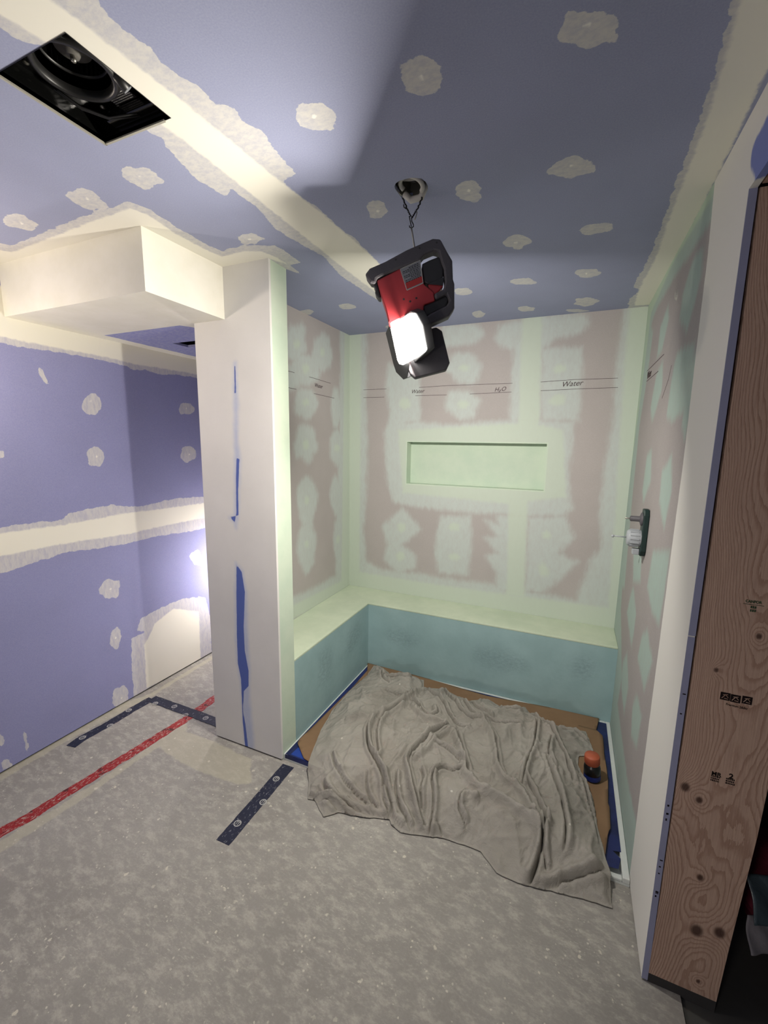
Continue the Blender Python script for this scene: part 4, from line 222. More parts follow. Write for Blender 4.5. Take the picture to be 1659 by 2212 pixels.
M['darkfloor'] = plain('dark_shop_concrete', (.33, .33, .32), .85, var=.2, scale=8, bump=.002)
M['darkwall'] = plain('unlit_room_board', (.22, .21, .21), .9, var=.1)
M['fandark'] = plain('dusty_black_plastic', (.10, .10, .10), .4, 0, .4, scale=60)
M['blackmetal'] = plain('glossy_black_enamel', (.05, .052, .05), .10, 0, .6, scale=4)
M['blackrub'] = plain('black_rubber_moulding', (.33, .32, .34), .55, 0, .4, scale=60, bump=.001)
M['darkplastic'] = plain('dark_grey_plastic', (.22, .22, .23), .5, 0, .4, scale=60)
M['red'] = plain('red_tool_plastic', (.72, .24, .26), .42, 0, .45, scale=20)
M['steel'] = plain('galvanised_steel', (.62, .61, .58), .38, .9, .5, scale=40)
M['lightflange'] = plain('pale_steel_flange', (.72, .71, .65), .45, .4, .5, scale=30)
M['wire'] = plain('dark_tie_wire', (.12, .12, .13), .45, .6, .5)
M['cablewhite'] = plain('white_cable_jacket', (.70, .69, .67), .5, 0, .4)
M['ink'] = plain('dark_marker_ink', (.34, .29, .30), .8, 0, .1)
M['stampink'] = plain('black_stamp_ink', (.13, .10, .10), .8, 0, .1)
M['greenink'] = plain('green_stamp_ink', (.22, .30, .22), .8, 0, .1)
M['whiteprint'] = plain('worn_white_print', (.75, .75, .74), .7, 0, .2, var=.2, scale=90)
M['labelgrey'] = plain('printed_label_grey', (.55, .56, .58), .5)
M['labelred'] = plain('printed_label_red', (.70, .22, .22), .5)
M['labeldark'] = plain('label_black', (.10, .10, .11), .35)
M['purpleedge'] = plain('purple_board_edge', (.60, .61, .72), .85, var=.1, scale=12)
M['panwhite'] = plain('white_shower_pan', (.86, .88, .87), .35, 0, .5)
M['valvebody'] = plain('dark_green_plastic', (.12, .21, .20), .45, 0, .4, var=.2, scale=50)
M['valvegrey'] = plain('grey_white_plastic', (.66, .68, .70), .5, var=.12, scale=60)
M['orange'] = plain('orange_cap_plastic', (.70, .36, .25), .5, 0, .4)
M['bottle'] = plain('dark_bottle_plastic', (.055, .05, .06), .3, 0, .5)
M['bluelabel'] = plain('blue_bottle_label', (.13, .20, .50), .5)
M['maroon'] = plain('maroon_fabric', (.46, .12, .22), .85, var=.3, scale=9, bump=.01)
M['paperd'] = plain('crumpled_paper', (.52, .50, .52), .8, var=.15, scale=14, bump=.004)
M['greysheet'] = plain('grey_plastic_sheet', (.28, .33, .36), .35, 0, .5, var=.2, scale=10, bump=.006)
# blue protective film
t = NT('blue_masking_film'); n = t.noise(7, 5)
c = t.mix(t.ramp(n, .35, .65), srgb((.10, .13, .30)), srgb((.14, .18, .40)))
c = t.mix(t.ramp(t.noise(130, 4, .7), .72, .76, 0, .5), c, srgb((.7, .72, .78)))
t.bump(t.noise(14, 4), .006, .5); M['blue'] = t.fin(c, .38, 0, .45)
# cardboard
t = NT('brown_cardboard'); n = t.noise(6, 6)
c = t.mix(n, srgb((.46, .36, .27)), srgb((.58, .47, .36)))
t.bump(t.math('ADD', t.noise(5, 3), t.math('MULTIPLY', t.noise(90, 3), .1)), .004, .4); M['card'] = t.fin(c, .85)
# tapes
def tape(name, col, dirt, gate, rot=0.):
    t = NT(name); r = t.map((1, 1, 1), (0, 0, rot)); n = t.noise(9, 4)
    c = t.mix(n, srgb(tuple(v*.8 for v in col)), srgb(col))
    c = t.mix(t.math('MULTIPLY', t.ramp(t.noise(48, 6, .75, t.map((2.6, 1, 1), (0, 0, rot))), gate, gate+.06), .85), c, srgb(dirt))
    c = t.mix(t.math('MULTIPLY', t.ramp(t.noise(20, 5, .6), .57, .62), .75 if 'red' in name else 0.), c, srgb((.20, .13, .13)))
    return t.fin(c, .6)
M['redtape'] = tape('scuffed_red_tape', (.64, .17, .18), (.72, .66, .62), .535)
M['bluetape'] = tape('navy_floor_tape', (.165, .18, .26), (.60, .60, .62), .585)
# wood
t = NT('fir_lumber')
g = t.attr('grain'); gn = t.math('ADD', g, t.math('MULTIPLY', t.noise(3.2, 6, .65, t.map((4, 4, .8))), .22))
ring = t.math('FRACT', t.math('MULTIPLY', gn, 17.))
ringm = t.math('MULTIPLY', t.ramp(ring, .45, .92), t.ramp(ring, .95, 1., 1, 0))
fib = t.noise(30, 5, .7, t.map((12, 12, .35)))
c = t.mix(t.ramp(fib, .3, .7), srgb((.68, .565, .50)), srgb((.75, .635, .56)))
c = t.mix(t.math('MULTIPLY', ringm, .55), c, srgb((.55, .41, .34)))
kn = t.attr('knot'); c = t.mix(t.ramp(kn, .45, .9, 0, .9), c, srgb((.24, .15, .12)))
t.bump(t.math('ADD', ringm, fib), .001, .4); M['wood'] = t.fin(c, .7, 0, .3)
# drop cloth
t = NT('canvas_drop_cloth'); v = t.pos()
weave = t.math('MULTIPLY', t.math('SINE', t.math('MULTIPLY', t.n('ShaderNodeSeparateXYZ').outputs[0], 1.)), 1.)
n = t.noise(5, 5); c = t.mix(t.ramp(n, .3, .7), srgb((.575, .56, .53)), srgb((.64, .625, .595)))
c = t.mix(t.ramp(t.noise(2.1, 3), .5, .75, 0, .35), c, srgb((.55, .50, .46)))
c = t.mix(t.ramp(t.math('ADD', t.vor(7.5), t.math('MULTIPLY', t.noise(50, 4), .05)), .058, .066, .8, 0), c, srgb((.80, .79, .75)))
wr = t.noise(24, 6, .62, t.map((1, 1, 1), (0, 0, .6)), .6)
t.bump(t.math('ADD', t.math('MULTIPLY', t.noise(420, 2, .6), .10), t.math('MULTIPLY', wr, 1.)), .013, .6)
M['cloth'] = t.fin(c, .92, 0, .1)
def emis(name, c, s):
    t = NT(name); t.fin(c+(1,), .3); t.b.inputs['Emission Color'].default_value = c+(1,); t.b.inputs['Emission Strength'].default_value = s
    return t.m

# ---------------- object helpers ----------------
def tag(o, label=None, cat=None, group=None, kind=None):
    for k, v in (('label', label), ('category', cat), ('group', group), ('kind', kind)):
        if v: o[k] = v
    return o
def empty(name, loc, label, cat, group=None):
    o = bpy.data.objects.new(name, None); COL.objects.link(o); o.location = loc; o.empty_display_size = .05
    return tag(o, label, cat, group)
def mesh(name, vs, fs, mat, parent=None, smooth=False, origin=None):
    """vertices are given in room coordinates; the object's origin is put at `origin`"""
    if parent is not None: og = Vector(parent.matrix_basis.translation) if parent.parent is None else Vector(parent['_w'])
    else: og = Vector(origin) if origin is not None else Vector((0, 0, 0))
    me = bpy.data.meshes.new(name); me.from_pydata([tuple(Vector(v)-og) for v in vs], [], fs)
    me.materials.append(mat); o = bpy.data.objects.new(name, me); COL.objects.link(o)
    if parent is not None:
        o.parent = parent
    else: o.location = og
    if smooth:
        me.polygons.foreach_set('use_smooth', [True]*len(me.polygons))
    me.update(); 
    return o
def sub(parent):      # let a part carry sub-parts: remember where its origin is in the room
    parent['_w'] = tuple(parent.parent.matrix_basis.translation) if parent.parent else tuple(parent.location)
    return parent
class MB:
    def __init__(s): s.v = []; s.f = []
    def add(s, vs, fs):
        n = len(s.v); s.v += [tuple(v) for v in vs]; s.f += [tuple(i+n for i in f) for f in fs]; return s
    def box(s, a, b):
        x0, y0, z0 = a; x1, y1_, z1 = b
        return s.add([(x0, y0, z0), (x1, y0, z0), (x1, y1_, z0), (x0, y1_, z0), (x0, y0, z1), (x1, y0, z1), (x1, y1_, z1), (x0, y1_, z1)],
                     [(0, 3, 2, 1), (4, 5, 6, 7), (0, 1, 5, 4), (1, 2, 6, 5), (2, 3, 7, 6), (3, 0, 4, 7)])
    def prism(s, pts, d):      # pts: 3D outline, d: extrusion vector
        n = len(pts); d = Vector(d); P = [Vector(p) for p in pts]
        nn = Vector((0, 0, 0))
        for i in range(n): nn += P[i].cross(P[(i+1) % n])
        if nn.dot(d) > 0: P = P[::-1]
        return s.add(P+[p+d for p in P], [tuple(range(n)), tuple(range(2*n-1, n-1, -1))]+[(i, i+n, (i+1) % n+n, (i+1) % n) for i in range(n)])
    def tube(s, pts, r, k=8, cap=True):
        P = [Vector(p) for p in pts]; rings = []; up = None
        for i, p in enumerate(P):
            d = (P[min(i+1, len(P)-1)]-P[max(i-1, 0)]).normalized()
            a = (up - d*up.dot(d)).normalized() if up is not None and (up-d*up.dot(d)).length > 1e-4 else d.orthogonal().normalized()
            up = a; b = d.cross(a); rr = r[i] if isinstance(r, (list, tuple)) else r
            rings.append([p+(a*math.cos(2*math.pi*j/k)+b*math.sin(2*math.pi*j/k))*rr for j in range(k)])
        vs = [v for R_ in rings for v in R_]; fs = []
        for i in range(len(P)-1):
            for j in range(k): fs.append((i*k+j, i*k+(j+1) % k, (i+1)*k+(j+1) % k, (i+1)*k+j))
        if cap: fs += [tuple(range(k-1, -1, -1)), tuple((len(P)-1)*k+j for j in range(k))]
        return s.add(vs, fs)
    def lathe(s, c, ax, prof, k=24):    # prof: (radius, distance along ax)
        ax = Vector(ax).normalized(); a = ax.orthogonal().normalized(); b = ax.cross(a); c = Vector(c); vs = []; fs = []
        for r, h in prof:
            for j in range(k): vs.append(c+ax*h+(a*math.cos(2*math.pi*j/k)+b*math.sin(2*math.pi*j/k))*r)
        for i in range(len(prof)-1):
            for j in range(k): fs.append((i*k+j, i*k+(j+1) % k, (i+1)*k+(j+1) % k, (i+1)*k+j))
        return s.add(vs, fs)
    def build(s, name, mat, parent=None, smooth=False, origin=None, bevel=0.):
        o = mesh(name, s.v, s.f, mat, parent, smooth, origin)
        if bevel:
            m = o.modifiers.new('bevel', 'BEVEL'); m.width = bevel; m.segments = 2; m.limit_method = 'ANGLE'; m.angle_limit = math.radians(40)
        return o
def poly_sdf(P, poly):
    poly = np.array(poly, float); d2 = np.full(len(P), 1e9); ins = np.zeros(len(P), bool); n = len(poly)
    for i in range(n):
        a = poly[i]; b = poly[(i+1) % n]; e = b-a; w_ = P-a
        t_ = np.clip((w_@e)/max(e@e, 1e-12), 0, 1); q = w_-t_[:, None]*e; d2 = np.minimum(d2, (q**2).sum(1))
        c1 = (a[1] <= P[:, 1]) != (b[1] <= P[:, 1])
        with np.errstate(divide='ignore', invalid='ignore'):
            xi = a[0]+(P[:, 1]-a[1])/(b[1]-a[1] if b[1] != a[1] else 1e-9)*e[0]
        ins ^= c1 & (P[:, 0] < xi)
    d = np.sqrt(d2); return np.where(ins, -d, d)
def union(P, polys):
    out = np.full(len(P), .5)
    for p in polys or []: out = np.minimum(out, poly_sdf(P, p))
    return np.clip(out, -.5, .5)
def axis_steps(a, b, brk, step):
    pts = sorted({round(v, 5) for v in [a, b]+[x for x in brk if a < x < b]}); out = [pts[0]]
    for p, q in zip(pts, pts[1:]):
        n = max(1, int(math.ceil((q-p)/step))); out += [p+(q-p)*i/n for i in range(1, n+1)]
    return np.array(out)
def panel(name, ax, val, ra, rb, flip, mat, masks=None, step=.012, holes=(), thick=.0127, parent=None, attrs=('thin', 'thick', 'dot'), polyhole=None):
    """a sheet of board in the plane ax=val. ra, rb: ranges of its two other axes; holes: rectangles in those axes"""
    ua = axis_steps(*ra, [h[0] for h in holes]+[h[1] for h in holes], step); ub = axis_steps(*rb, [h[2] for h in holes]+[h[3] for h in holes], step)
    A_, B_ = np.meshgrid(ua, ub, indexing='ij'); P = np.stack([A_.ravel(), B_.ravel()], 1); na, nb = len(ua), len(ub)
    i, j = np.meshgrid(np.arange(na-1), np.arange(nb-1), indexing='ij'); i = i.ravel(); j = j.ravel()
    ca = (ua[i]+ua[i+1])/2; cb = (ub[j]+ub[j+1])/2; keep = np.ones(len(i), bool)
    for h in holes: keep &= ~((ca > h[0]) & (ca < h[1]) & (cb > h[2]) & (cb < h[3]))
    if polyhole is not None:
        sd = poly_sdf(P, polyhole); vi = sd < 0
        q = np.stack([i*nb+j, (i+1)*nb+j, (i+1)*nb+j+1, i*nb+j+1], 1); keep &= ~(vi[q].all(1))
        near = (sd < 0)                                     # pull the rim onto the outline
        pl = np.array(polyhole); 
        for k in np.nonzero(near)[0]:
            best = None
            for m in range(len(pl)):
                a = pl[m]; e = pl[(m+1) % len(pl)]-a; t_ = np.clip(((P[k]-a)@e)/(e@e), 0, 1); qq = a+e*t_; dd = ((qq-P[k])**2).sum()
                if best is None or dd < best[0]: best = (dd, qq)
            P[k] = best[1]
    i = i[keep]; j = j[keep]; F = np.stack([i*nb+j, (i+1)*nb+j, (i+1)*nb+j+1, i*nb+j+1], 1)
    if flip: F = F[:, ::-1]
    used = np.unique(F); remap = -np.ones(len(P), int); remap[used] = np.arange(len(used)); P = P[used]; F = remap[F]
    V3 = np.zeros((len(P), 3)); k = 'xyz'.index(ax); o_ = [q for q in range(3) if q != k]; V3[:, k] = val; V3[:, o_[0]] = P[:, 0]; V3[:, o_[1]] = P[:, 1]
    og = np.array([0., 0, 0])
    if parent is not None: og = np.array(parent.location)
    me = bpy.data.meshes.new(name); me.from_pydata((V3-og).tolist(), [], F.tolist()); me.materials.append(mat)
    for a in attrs:
        at = me.attributes.new(a, 'FLOAT', 'POINT'); at.data.foreach_set('value', union(P, (masks or {}).get(a)).astype(np.float32))
    o = bpy.data.objects.new(name, me); COL.objects.link(o)
    if parent is not None: o.parent = parent
    else: o['kind'] = 'structure'
    if thick:
        m = o.modifiers.new('thickness', 'SOLIDIFY'); m.thickness = thick; m.offset = -1
    return o
def text(name, s, size, origin, right, up, mat, parent, thick=.0004, shear=0., bold=0., width=None):
    cu = bpy.data.curves.new(name, 'FONT'); cu.body = s; cu.size = size; cu.extrude = thick; cu.shear = shear; cu.offset = bold
    tmp = bpy.data.objects.new(name, cu); COL.objects.link(tmp); bpy.context.view_layer.update()
    me = bpy.data.meshes.new_from_object(tmp.evaluated_get(bpy.context.evaluated_depsgraph_get())); bpy.data.objects.remove(tmp); bpy.data.curves.remove(cu)
    if width:
        xs = [v.co.x for v in me.vertices]; k_ = width/(max(xs)-min(xs)); me.transform(Matrix.Diagonal((k_, max(k_, .7), 1, 1)))
    r = Vector(right).normalized(); u = Vector(up).normalized(); n = r.cross(u)
    mt = Matrix((r, u, n)).transposed().to_4x4(); og = Vector(parent['_w']) if '_w' in parent else Vector(parent.matrix_basis.translation)
    me.transform(Matrix.Translation(Vector(origin)-og) @ mt); me.materials.clear(); me.materials.append(mat); me.name = name
    o = bpy.data.objects.new(name, me); COL.objects.link(o); o.parent = parent; return o

# ---------------- room shell ----------------
fx0, fx1, fy0, fy1 = -1.196, -.957, .628, .864                      # fan opening in the ceiling
ceiling = panel('ceiling', 'z', H, (xW-.05, xR+.02), (Y0, YE), True, M['ceil'], D['ceil'], .012, [(fx0, fx1, fy0, fy1)], polyhole=D['jbox'])
floor = panel('floor', 'z', 0, (xW-.05, .42), (Y0, YE), False, M['floor'], dict(pale=D['floor']['pale'], splat=D['floor']['splat']), .014, thick=.1, attrs=('pale', 'splat'))
wl = panel('wall_left', 'x', xW, (Y0, YE), (.011, H), False, M['purp'], D['purple'], .012)
panel('wall_passage_end', 'y', YE, (xW, xC), (0, zS), False, M['mudwhite'], None, .1, attrs=())
niche = (-1.1057, -.1499, 1.3306, 1.6447)
wb = panel('wall_back', 'y', yK, (xL, xR), (0, H), False, M['mauve'], D['back'], .011, [niche]); wb.data.flip_normals() if False else None
dr = D['right']; dr['white'] = [[(Y0, -.2)]+[(p[0], p[1]) for p in []]+[(Y0, 3), (D['white_y'][0][0], 3)]+[tuple(p) for p in D['white_y']]+[(y1-.0, .4), (y1-.002, -.2)]]
wr_ = panel('wall_right', 'x', xR, (Y0, yK), (.009, H), True, M['rightw'], dr, .012, [(Y0-1, y2, -1, zO)], thick=.016, attrs=('thin', 'thick', 'dot', 'white', 'pur'))
wp = panel('wall_partition_front', 'y', yF, (xC, xB), (.009, H), False, M['col'], D['col'], .008, [(xC-.1, xS, zS, H+1)])
panel('wall_partition_passage', 'x', xC, (yF+.0127, YE), (0, H-.2235), True, M['mudwhite'], None, .2, attrs=())
panel('wall_return', 'x', xB, (yF+.0127, yF2), (0, H), False, M['green'], None, .05, attrs=(), thick=.012)
panel('wall_return_back', 'y', yF2, (xL, xB-.012), (zb, H), True, M['green'], None, .05, attrs=(), thick=.012)
wsl = panel('wall_shower_left', 'x', xL, (yF2-.012, yK), (0, H), False, M['mauve'], D['shl'], .011)
# corner bead along the partition edge, raised a hair
# neighbouring unlit room beyond the doorway
def boxstruct(name, a, b, mat): o = MB().box(a, b).build(name, mat); o['kind'] = 'structure'; return o
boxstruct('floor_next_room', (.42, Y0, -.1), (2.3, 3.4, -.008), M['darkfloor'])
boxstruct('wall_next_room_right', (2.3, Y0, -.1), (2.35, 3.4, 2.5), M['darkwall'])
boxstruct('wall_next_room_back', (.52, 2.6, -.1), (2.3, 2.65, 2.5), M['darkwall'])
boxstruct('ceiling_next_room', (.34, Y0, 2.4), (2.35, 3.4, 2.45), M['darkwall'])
boxstruct('gap_backing_1', (xW-.10, Y0, .0), (xW-.0135, YE, .06), M['darkwall'])  # three dark plates added behind the wall bases so the floor gaps read black
boxstruct('gap_backing_2', (xC+.02, yF+.0135, .0), (xB-.015, yF+.06, .05), M['darkwall'])
boxstruct('gap_backing_3', (xR+.0175, y2+.04, .0), (xR+.09, yK, .05), M['darkwall'])
# niche box recessed into the back wall
nb_ = MB(); a0, a1, b0, b1 = niche; dp = .095; e = .0
nb_.add([(a0, yK, b0), (a1, yK, b0), (a1, yK, b1), (a0, yK, b1), (a0, yK+dp, b0), (a1, yK+dp, b0), (a1, yK+dp, b1), (a0, yK+dp, b1)],
        [(4, 5, 6, 7), (0, 1, 5, 4), (3, 7, 6, 2), (0, 4, 7, 3), (1, 2, 6, 5)])
no = nb_.build('niche', M['green'], wb); m = no.modifiers.new('thickness', 'SOLIDIFY'); m.thickness = .012; m.offset = 1
# markings on the boards
def ribbon(o_, pts, ax, val, sgn, wd=.0024):
    for a, b in zip(pts, pts[1:]):
        P = [Vector(a), Vector(b)]; d = (P[1]-P[0]).normalized(); n = Vector((-d.y, d.x))*wd/2; q = [P[0]-n, P[1]-n, P[1]+n, P[0]+n]
        if ax == 'y': vs = [(p.x, val, p.y) for p in q]; dv = (0, sgn*.0006, 0)
        else: vs = [(val, p.x, p.y) for p in q]; dv = (sgn*.0006, 0, 0)
        o_.prism(vs, dv)
for ln in D['lines_back']:
    m_ = MB(); ribbon(m_, ln, 'y', yK, -1); m_.build('pencil_line', M['ink'], wb)
for ln in D['lines_shl']:
    m_ = MB(); ribbon(m_, ln, 'x', xL, 1); m_.build('pencil_line', M['ink'], wsl)
for ln in D['lines_right']:
    m_ = MB(); ribbon(m_, ln, 'x', xR, -1, .003); m_.build('pencil_line', M['ink'], wr_)
tb = D['text_back']
text('handwriting', 'Water', .036, (tb[0][0], yK-.0008, tb[0][1]), (1, 0, .03), (0, 0, 1), M['ink'], wb, shear=.3)
text('handwriting', 'H\u2082O', .036, (tb[1][0], yK-.0008, tb[1][1]), (1, 0, .06), (0, 0, 1), M['ink'], wb, shear=.3)
text('handwriting', 'Water', .044, (tb[2][0], yK-.0008, tb[2][1]), (1, 0, .06), (0, 0, 1), M['ink'], wb, shear=.3)
tl_ = D['text_shl'][0]; text('handwriting', 'Water', .036, (xL+.0008, tl_[0]-.06, tl_[1]), (0, 1, 0), (0, 0, 1), M['ink'], wsl, shear=.3)
wt = D['lines_right'][0]; text('handwriting', 'Water', .05, (xR-.0008, wt[0][0]-.03, wt[0][1]-.045), (0, -1, 0), (0, 0, 1), M['ink'], wr_, shear=.3)
wh = D['wallhole'][0]
MB().lathe((xR-.004, wh[0], wh[1]), (1, 0, 0), [(.0, -.004), (.012, -.003), (.02, .004)], 12).build('screw_cap', M['cablewhite'], wr_)

# soffit
so = empty('soffit', (xS, yS, zS), 'white boxed soffit hanging from the ceiling at the upper left corner', 'soffit')
panel('front_panel', 'y', yS, (xW, xS), (zS, H), False, M['mudwhite'], None, .1, parent=so, attrs=())
panel('side_panel', 'x', xS, (yS+.0127, yF), (zS, H), False, M['mudwhite'], None, .1, parent=so, attrs=())
vq = D['vent']; vx0, vx1, vy0, vy1 = vq[0][0]+.0, vq[0][0]+.30, vq[0][1]+.02, vq[0][1]+.13
sb = D['sofb']['thin']
bp = panel('bottom_panel', 'z', zS, (xW, xS-.0128), (yS+.0128, yF), True, M['mudwhite'], None, .1, parent=so, attrs=())
# passage ceiling behind the soffit, purple inside a white border
t, c = board_mat('low_ceiling_board', MUD, PURP, PURP, amp=.03, w=.002, thinop=.95); M['low'] = t.fin(c, .85)
low = D['sofb']['thin'][0]; print('low', low)
bp2 = panel('bottom_panel', 'z', zS, (xW, xC), (yF, YE), True, M['low'], dict(thin=[[(max(p[0], xW+.09) if k else p[0], p[1]) for k, p in enumerate(low)]+[]]), .015, parent=so, attrs=('thin', 'thick', 'dot'), holes=[(vx0, vx1, vy0, vy1)])
vt = empty('ceiling_vent_duct', ((vx0+vx1)/2, (vy0+vy1)/2, zS), 'dark slotted duct opening in the low ceiling behind the soffit', 'vent')
vm = MB(); 
vm.add([(vx0, vy0, zS+.0128), (vx1, vy0, zS+.0128), (vx1, vy1, zS+.0128), (vx0, vy1, zS+.0128), (vx0, vy0, zS+.12), (vx1, vy0, zS+.12), (vx1, vy1, zS+.12), (vx0, vy1, zS+.12)], [(4, 5, 6, 7), (0, 1, 5, 4), (1, 2, 6, 5), (2, 3, 7, 6), (3, 0, 4, 7)])
vb = vm.build('duct_body', M['blackmetal'], vt); mm = vb.modifiers.new('thickness', 'SOLIDIFY'); mm.thickness = .002; mm.offset = 1
for k in range(3):
    y_ = vy0+.02+k*.035; MB().box((vx0+.002, y_, zS+.03), (vx1-.002, y_+.004, zS+.06)).build('vane', M['steel'], vt)

# bench
be_ = empty('shower_bench', (xB, yb, 0), 'low L-shaped pale green bench along the left and back of the shower', 'bench')
bt_ = MB(); th = .0127
L_ = [(xL, yF2, 0), (xB, yF2, 0), (xB, yb, 0), (xR, yb, 0), (xR, yK, 0), (xL, yK, 0)]
o = bt_.prism([(x, y, zb) for x, y, _ in L_], (0, 0, -th)).build('bench_top', M['benchtop'], be_, bevel=.003)
panel('front_panel', 'y', yb, (xB, xR), (0, zb-th), False, M['benchfront'], dict(smudge=D['smudge']), .02, parent=be_, attrs=('smudge',))
panel('side_panel', 'x', xB, (yF2, yb), (0, zb-th), False, M['benchfront'], dict(smudge=[[(1.95, .2), (2.1, .2), (2.12, .4), (1.98, .42)], [(2.3, .25), (2.5, .28), (2.48, .42), (2.32, .4)]]), .02, parent=be_, attrs=('smudge',))

# ---------------- door stud ----------------
zs_ = [0, .24, .6, 1.1, 1.36, 1.9, 2.21]; xl_ = [.333, .336, .338, .339, .340, .341, .338]; xr_ = [.503, .513, .53, .543, .55, .556, .556]
st = empty('door_stud', (.42, y2, 0), 'wide brown lumber stud with knots and grade stamps lining the doorway', 'stud')
NZ = 420; NX = 36
Zv = np.linspace(0.034, zO, NZ); vs = []; gr = []; kn = []
KN = [(*k, r) for k, r in zip(D['st_knots'], (.008, .010, .016, .012, .012, .022, .02, .008))]
for z in Zv:
    a = np.interp(z, zs_, xl_); b = np.interp(z, zs_, xr_)
    for i in range(NX):
        x = a+(b-a)*i/(NX-1); u = (x-a)/(b-a); vs.append((x, y2, z))
        g = z*.45 + .0
        cx = .58+.06*math.sin(z*2.1)
        g = z*.62-9.*(u-cx)**2*.28*(.15+.85*math.tanh((z-.62)/.16))
        g += .05*math.sin(z*9+u*4)+.03*math.sin(z*23-u*7)
        k_ = 0
        for kx, kz, r in KN:
            d = math.hypot((x-kx), (z-kz)*.75); g += .20*math.exp(-(d/(r*2.0))**2); k_ = max(k_, math.exp(-(d/r)**2*.9))
        gr.append(g); kn.append(k_)
fs = [(j*NX+i, j*NX+i+1, (j+1)*NX+i+1, (j+1)*NX+i) for j in range(NZ-1) for i in range(NX-1)]
sf = mesh('face_board', vs, fs, M['wood'], st); sub(sf)
for nm, arr in (('grain', gr), ('knot', kn)):
    at = sf.data.attributes.new(nm, 'FLOAT', 'POINT'); at.data.foreach_set('value', np.array(arr, np.float32))
m = sf.modifiers.new('thickness', 'SOLIDIFY'); m.thickness = .038; m.offset = -1
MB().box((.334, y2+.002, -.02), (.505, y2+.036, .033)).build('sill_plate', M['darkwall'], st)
# board edge strip seen end-on between the white face and the stud
em = MB(); zz = [0.006]+[.15*k for k in range(1, 9)]+[1.287]
em.box((xR+.0005, y2-.0005, .006), (xR+.0165, y2+.02, 1.13)); em.build('board_edge', M['purpleedge'], wr_)
MB().box((xR+.0005, y2-.002, 1.134), (xR+.0165, y2+.02, zO)).build('board_edge', M['purpleedge'], wr_)
for k in range(16):
    z_ = random.choice([random.uniform(.25, .5), random.uniform(.55, .62), random.uniform(.85, .98)])
    MB().box((xR+.006, y2-.0012, z_), (xR+.006+random.uniform(.003, .008), y2-.0004, z_+random.uniform(.002, .005))).build('ink_speck', M['stampink'], wr_)
# header above the door opening
hd = empty('door_header', (.42, y2, zO), 'rough brown lumber header along the top of the doorway', 'header')
MB().box((.340, Y0+.02, zO+.006), (.525, y2, zO+.044)).build('header_board', M['wood'], hd, bevel=.002)
bo = MB().box((.340, Y0+.02, zO+.046), (.378, y2, H-.004)).build('rim_board', M['wood'], hd, bevel=.002)
for q in D['st_marks']:
    s_ = .0105; b = MB().box((q[0]-s_, y2-.0012, q[1]-s_), (q[0]+s_, y2-.0002, q[1]+s_)); b.build('stamp_square', M['stampink'], sf)
    b = MB(); ribs = [((-.7, -.6), (.0, .5)), ((0., .5), (.6, -.2)), ((-.5, .4), (.5, .6)), ((-.2, -.5), (.6, -.6))]
    for p0, p1 in ribs:
        P0 = Vector((q[0]+p0[0]*s_, q[1]+p0[1]*s_)); P1 = Vector((q[0]+p1[0]*s_, q[1]+p1[1]*s_)); d = (P1-P0).normalized(); n = Vector((-d.y, d.x))*.0007
        b.prism([(v.x, y2-.0012, v.y) for v in (P0-n, P1-n, P1+n, P0+n)], (0, -.0006, 0))
    b.build('stamp_square_lines', M['wood'], sf)
pr = D['st_prem']; sl = (pr[1][0]-pr[0][0], 0, pr[1][1]-pr[0][1])
text('stamp_text', 'Premium 2&Btr', .0125, (pr[0][0]+.002, y2-.0004, pr[0][1]-.004), (1, 0, -.03), (0, 0, 1), M['stampink'], sf, width=pr[1][0]-pr[0][0])
mr = D['st_mr']
text('stamp_text', 'MR', .019, (mr[0][0], y2-.0004, mr[0][1]-.006), (1, 0, -.03), (0, 0, 1), M['stampink'], sf, bold=.0005, width=mr[1][0]-mr[0][0])
text('stamp_text', '2', .02, (mr[2][0], y2-.0004, mr[2][1]-.006), (1, 0, -.03), (0, 0, 1), M['stampink'], sf, bold=.0006)
sm = D['st_small']
for a_, b_ in ((0, 1), (2, 3)):
    for r_ in range(3):
        b = MB(); x0 = sm[a_][0]+.001; x1 = sm[b_][0]; z_ = sm[a_][1]-.003-r_*.0065
        x = x0
        while x < x1-.002:
            wdt = random.uniform(.0015, .0035); b.box((x, y2-.0009, z_), (min(x+wdt, x1), y2-.0001, z_+.0042)); x += wdt+.0012
        b.build('stamp_small_print', M['stampink'], sf)
cn = D['st_can']
text('stamp_text', 'CANFOR', .014, (cn[0][0], y2-.0004, cn[0][1]-.004), (1, 0, 0), (0, 0, 1), M['greenink'], sf, bold=.0004, width=cn[1][0]-cn[0][0])
for r_ in range(2):
    b = MB(); x = cn[0][0]+.012
    while x < cn[1][0]-.01: b.box((x, y2-.0009, cn[0][1]-.018-r_*.009), (x+.003, y2-.0001, cn[0][1]-.012-r_*.009)); x += .0042
    b.build('stamp_small_print', M['greenink'], sf)
MB().box((cn[0][0]-.004, y2-.0008, cn[2][1]), (cn[2][0], y2-.0001, cn[2][1]+.001)).build('stamp_rule', M['greenink'], sf)

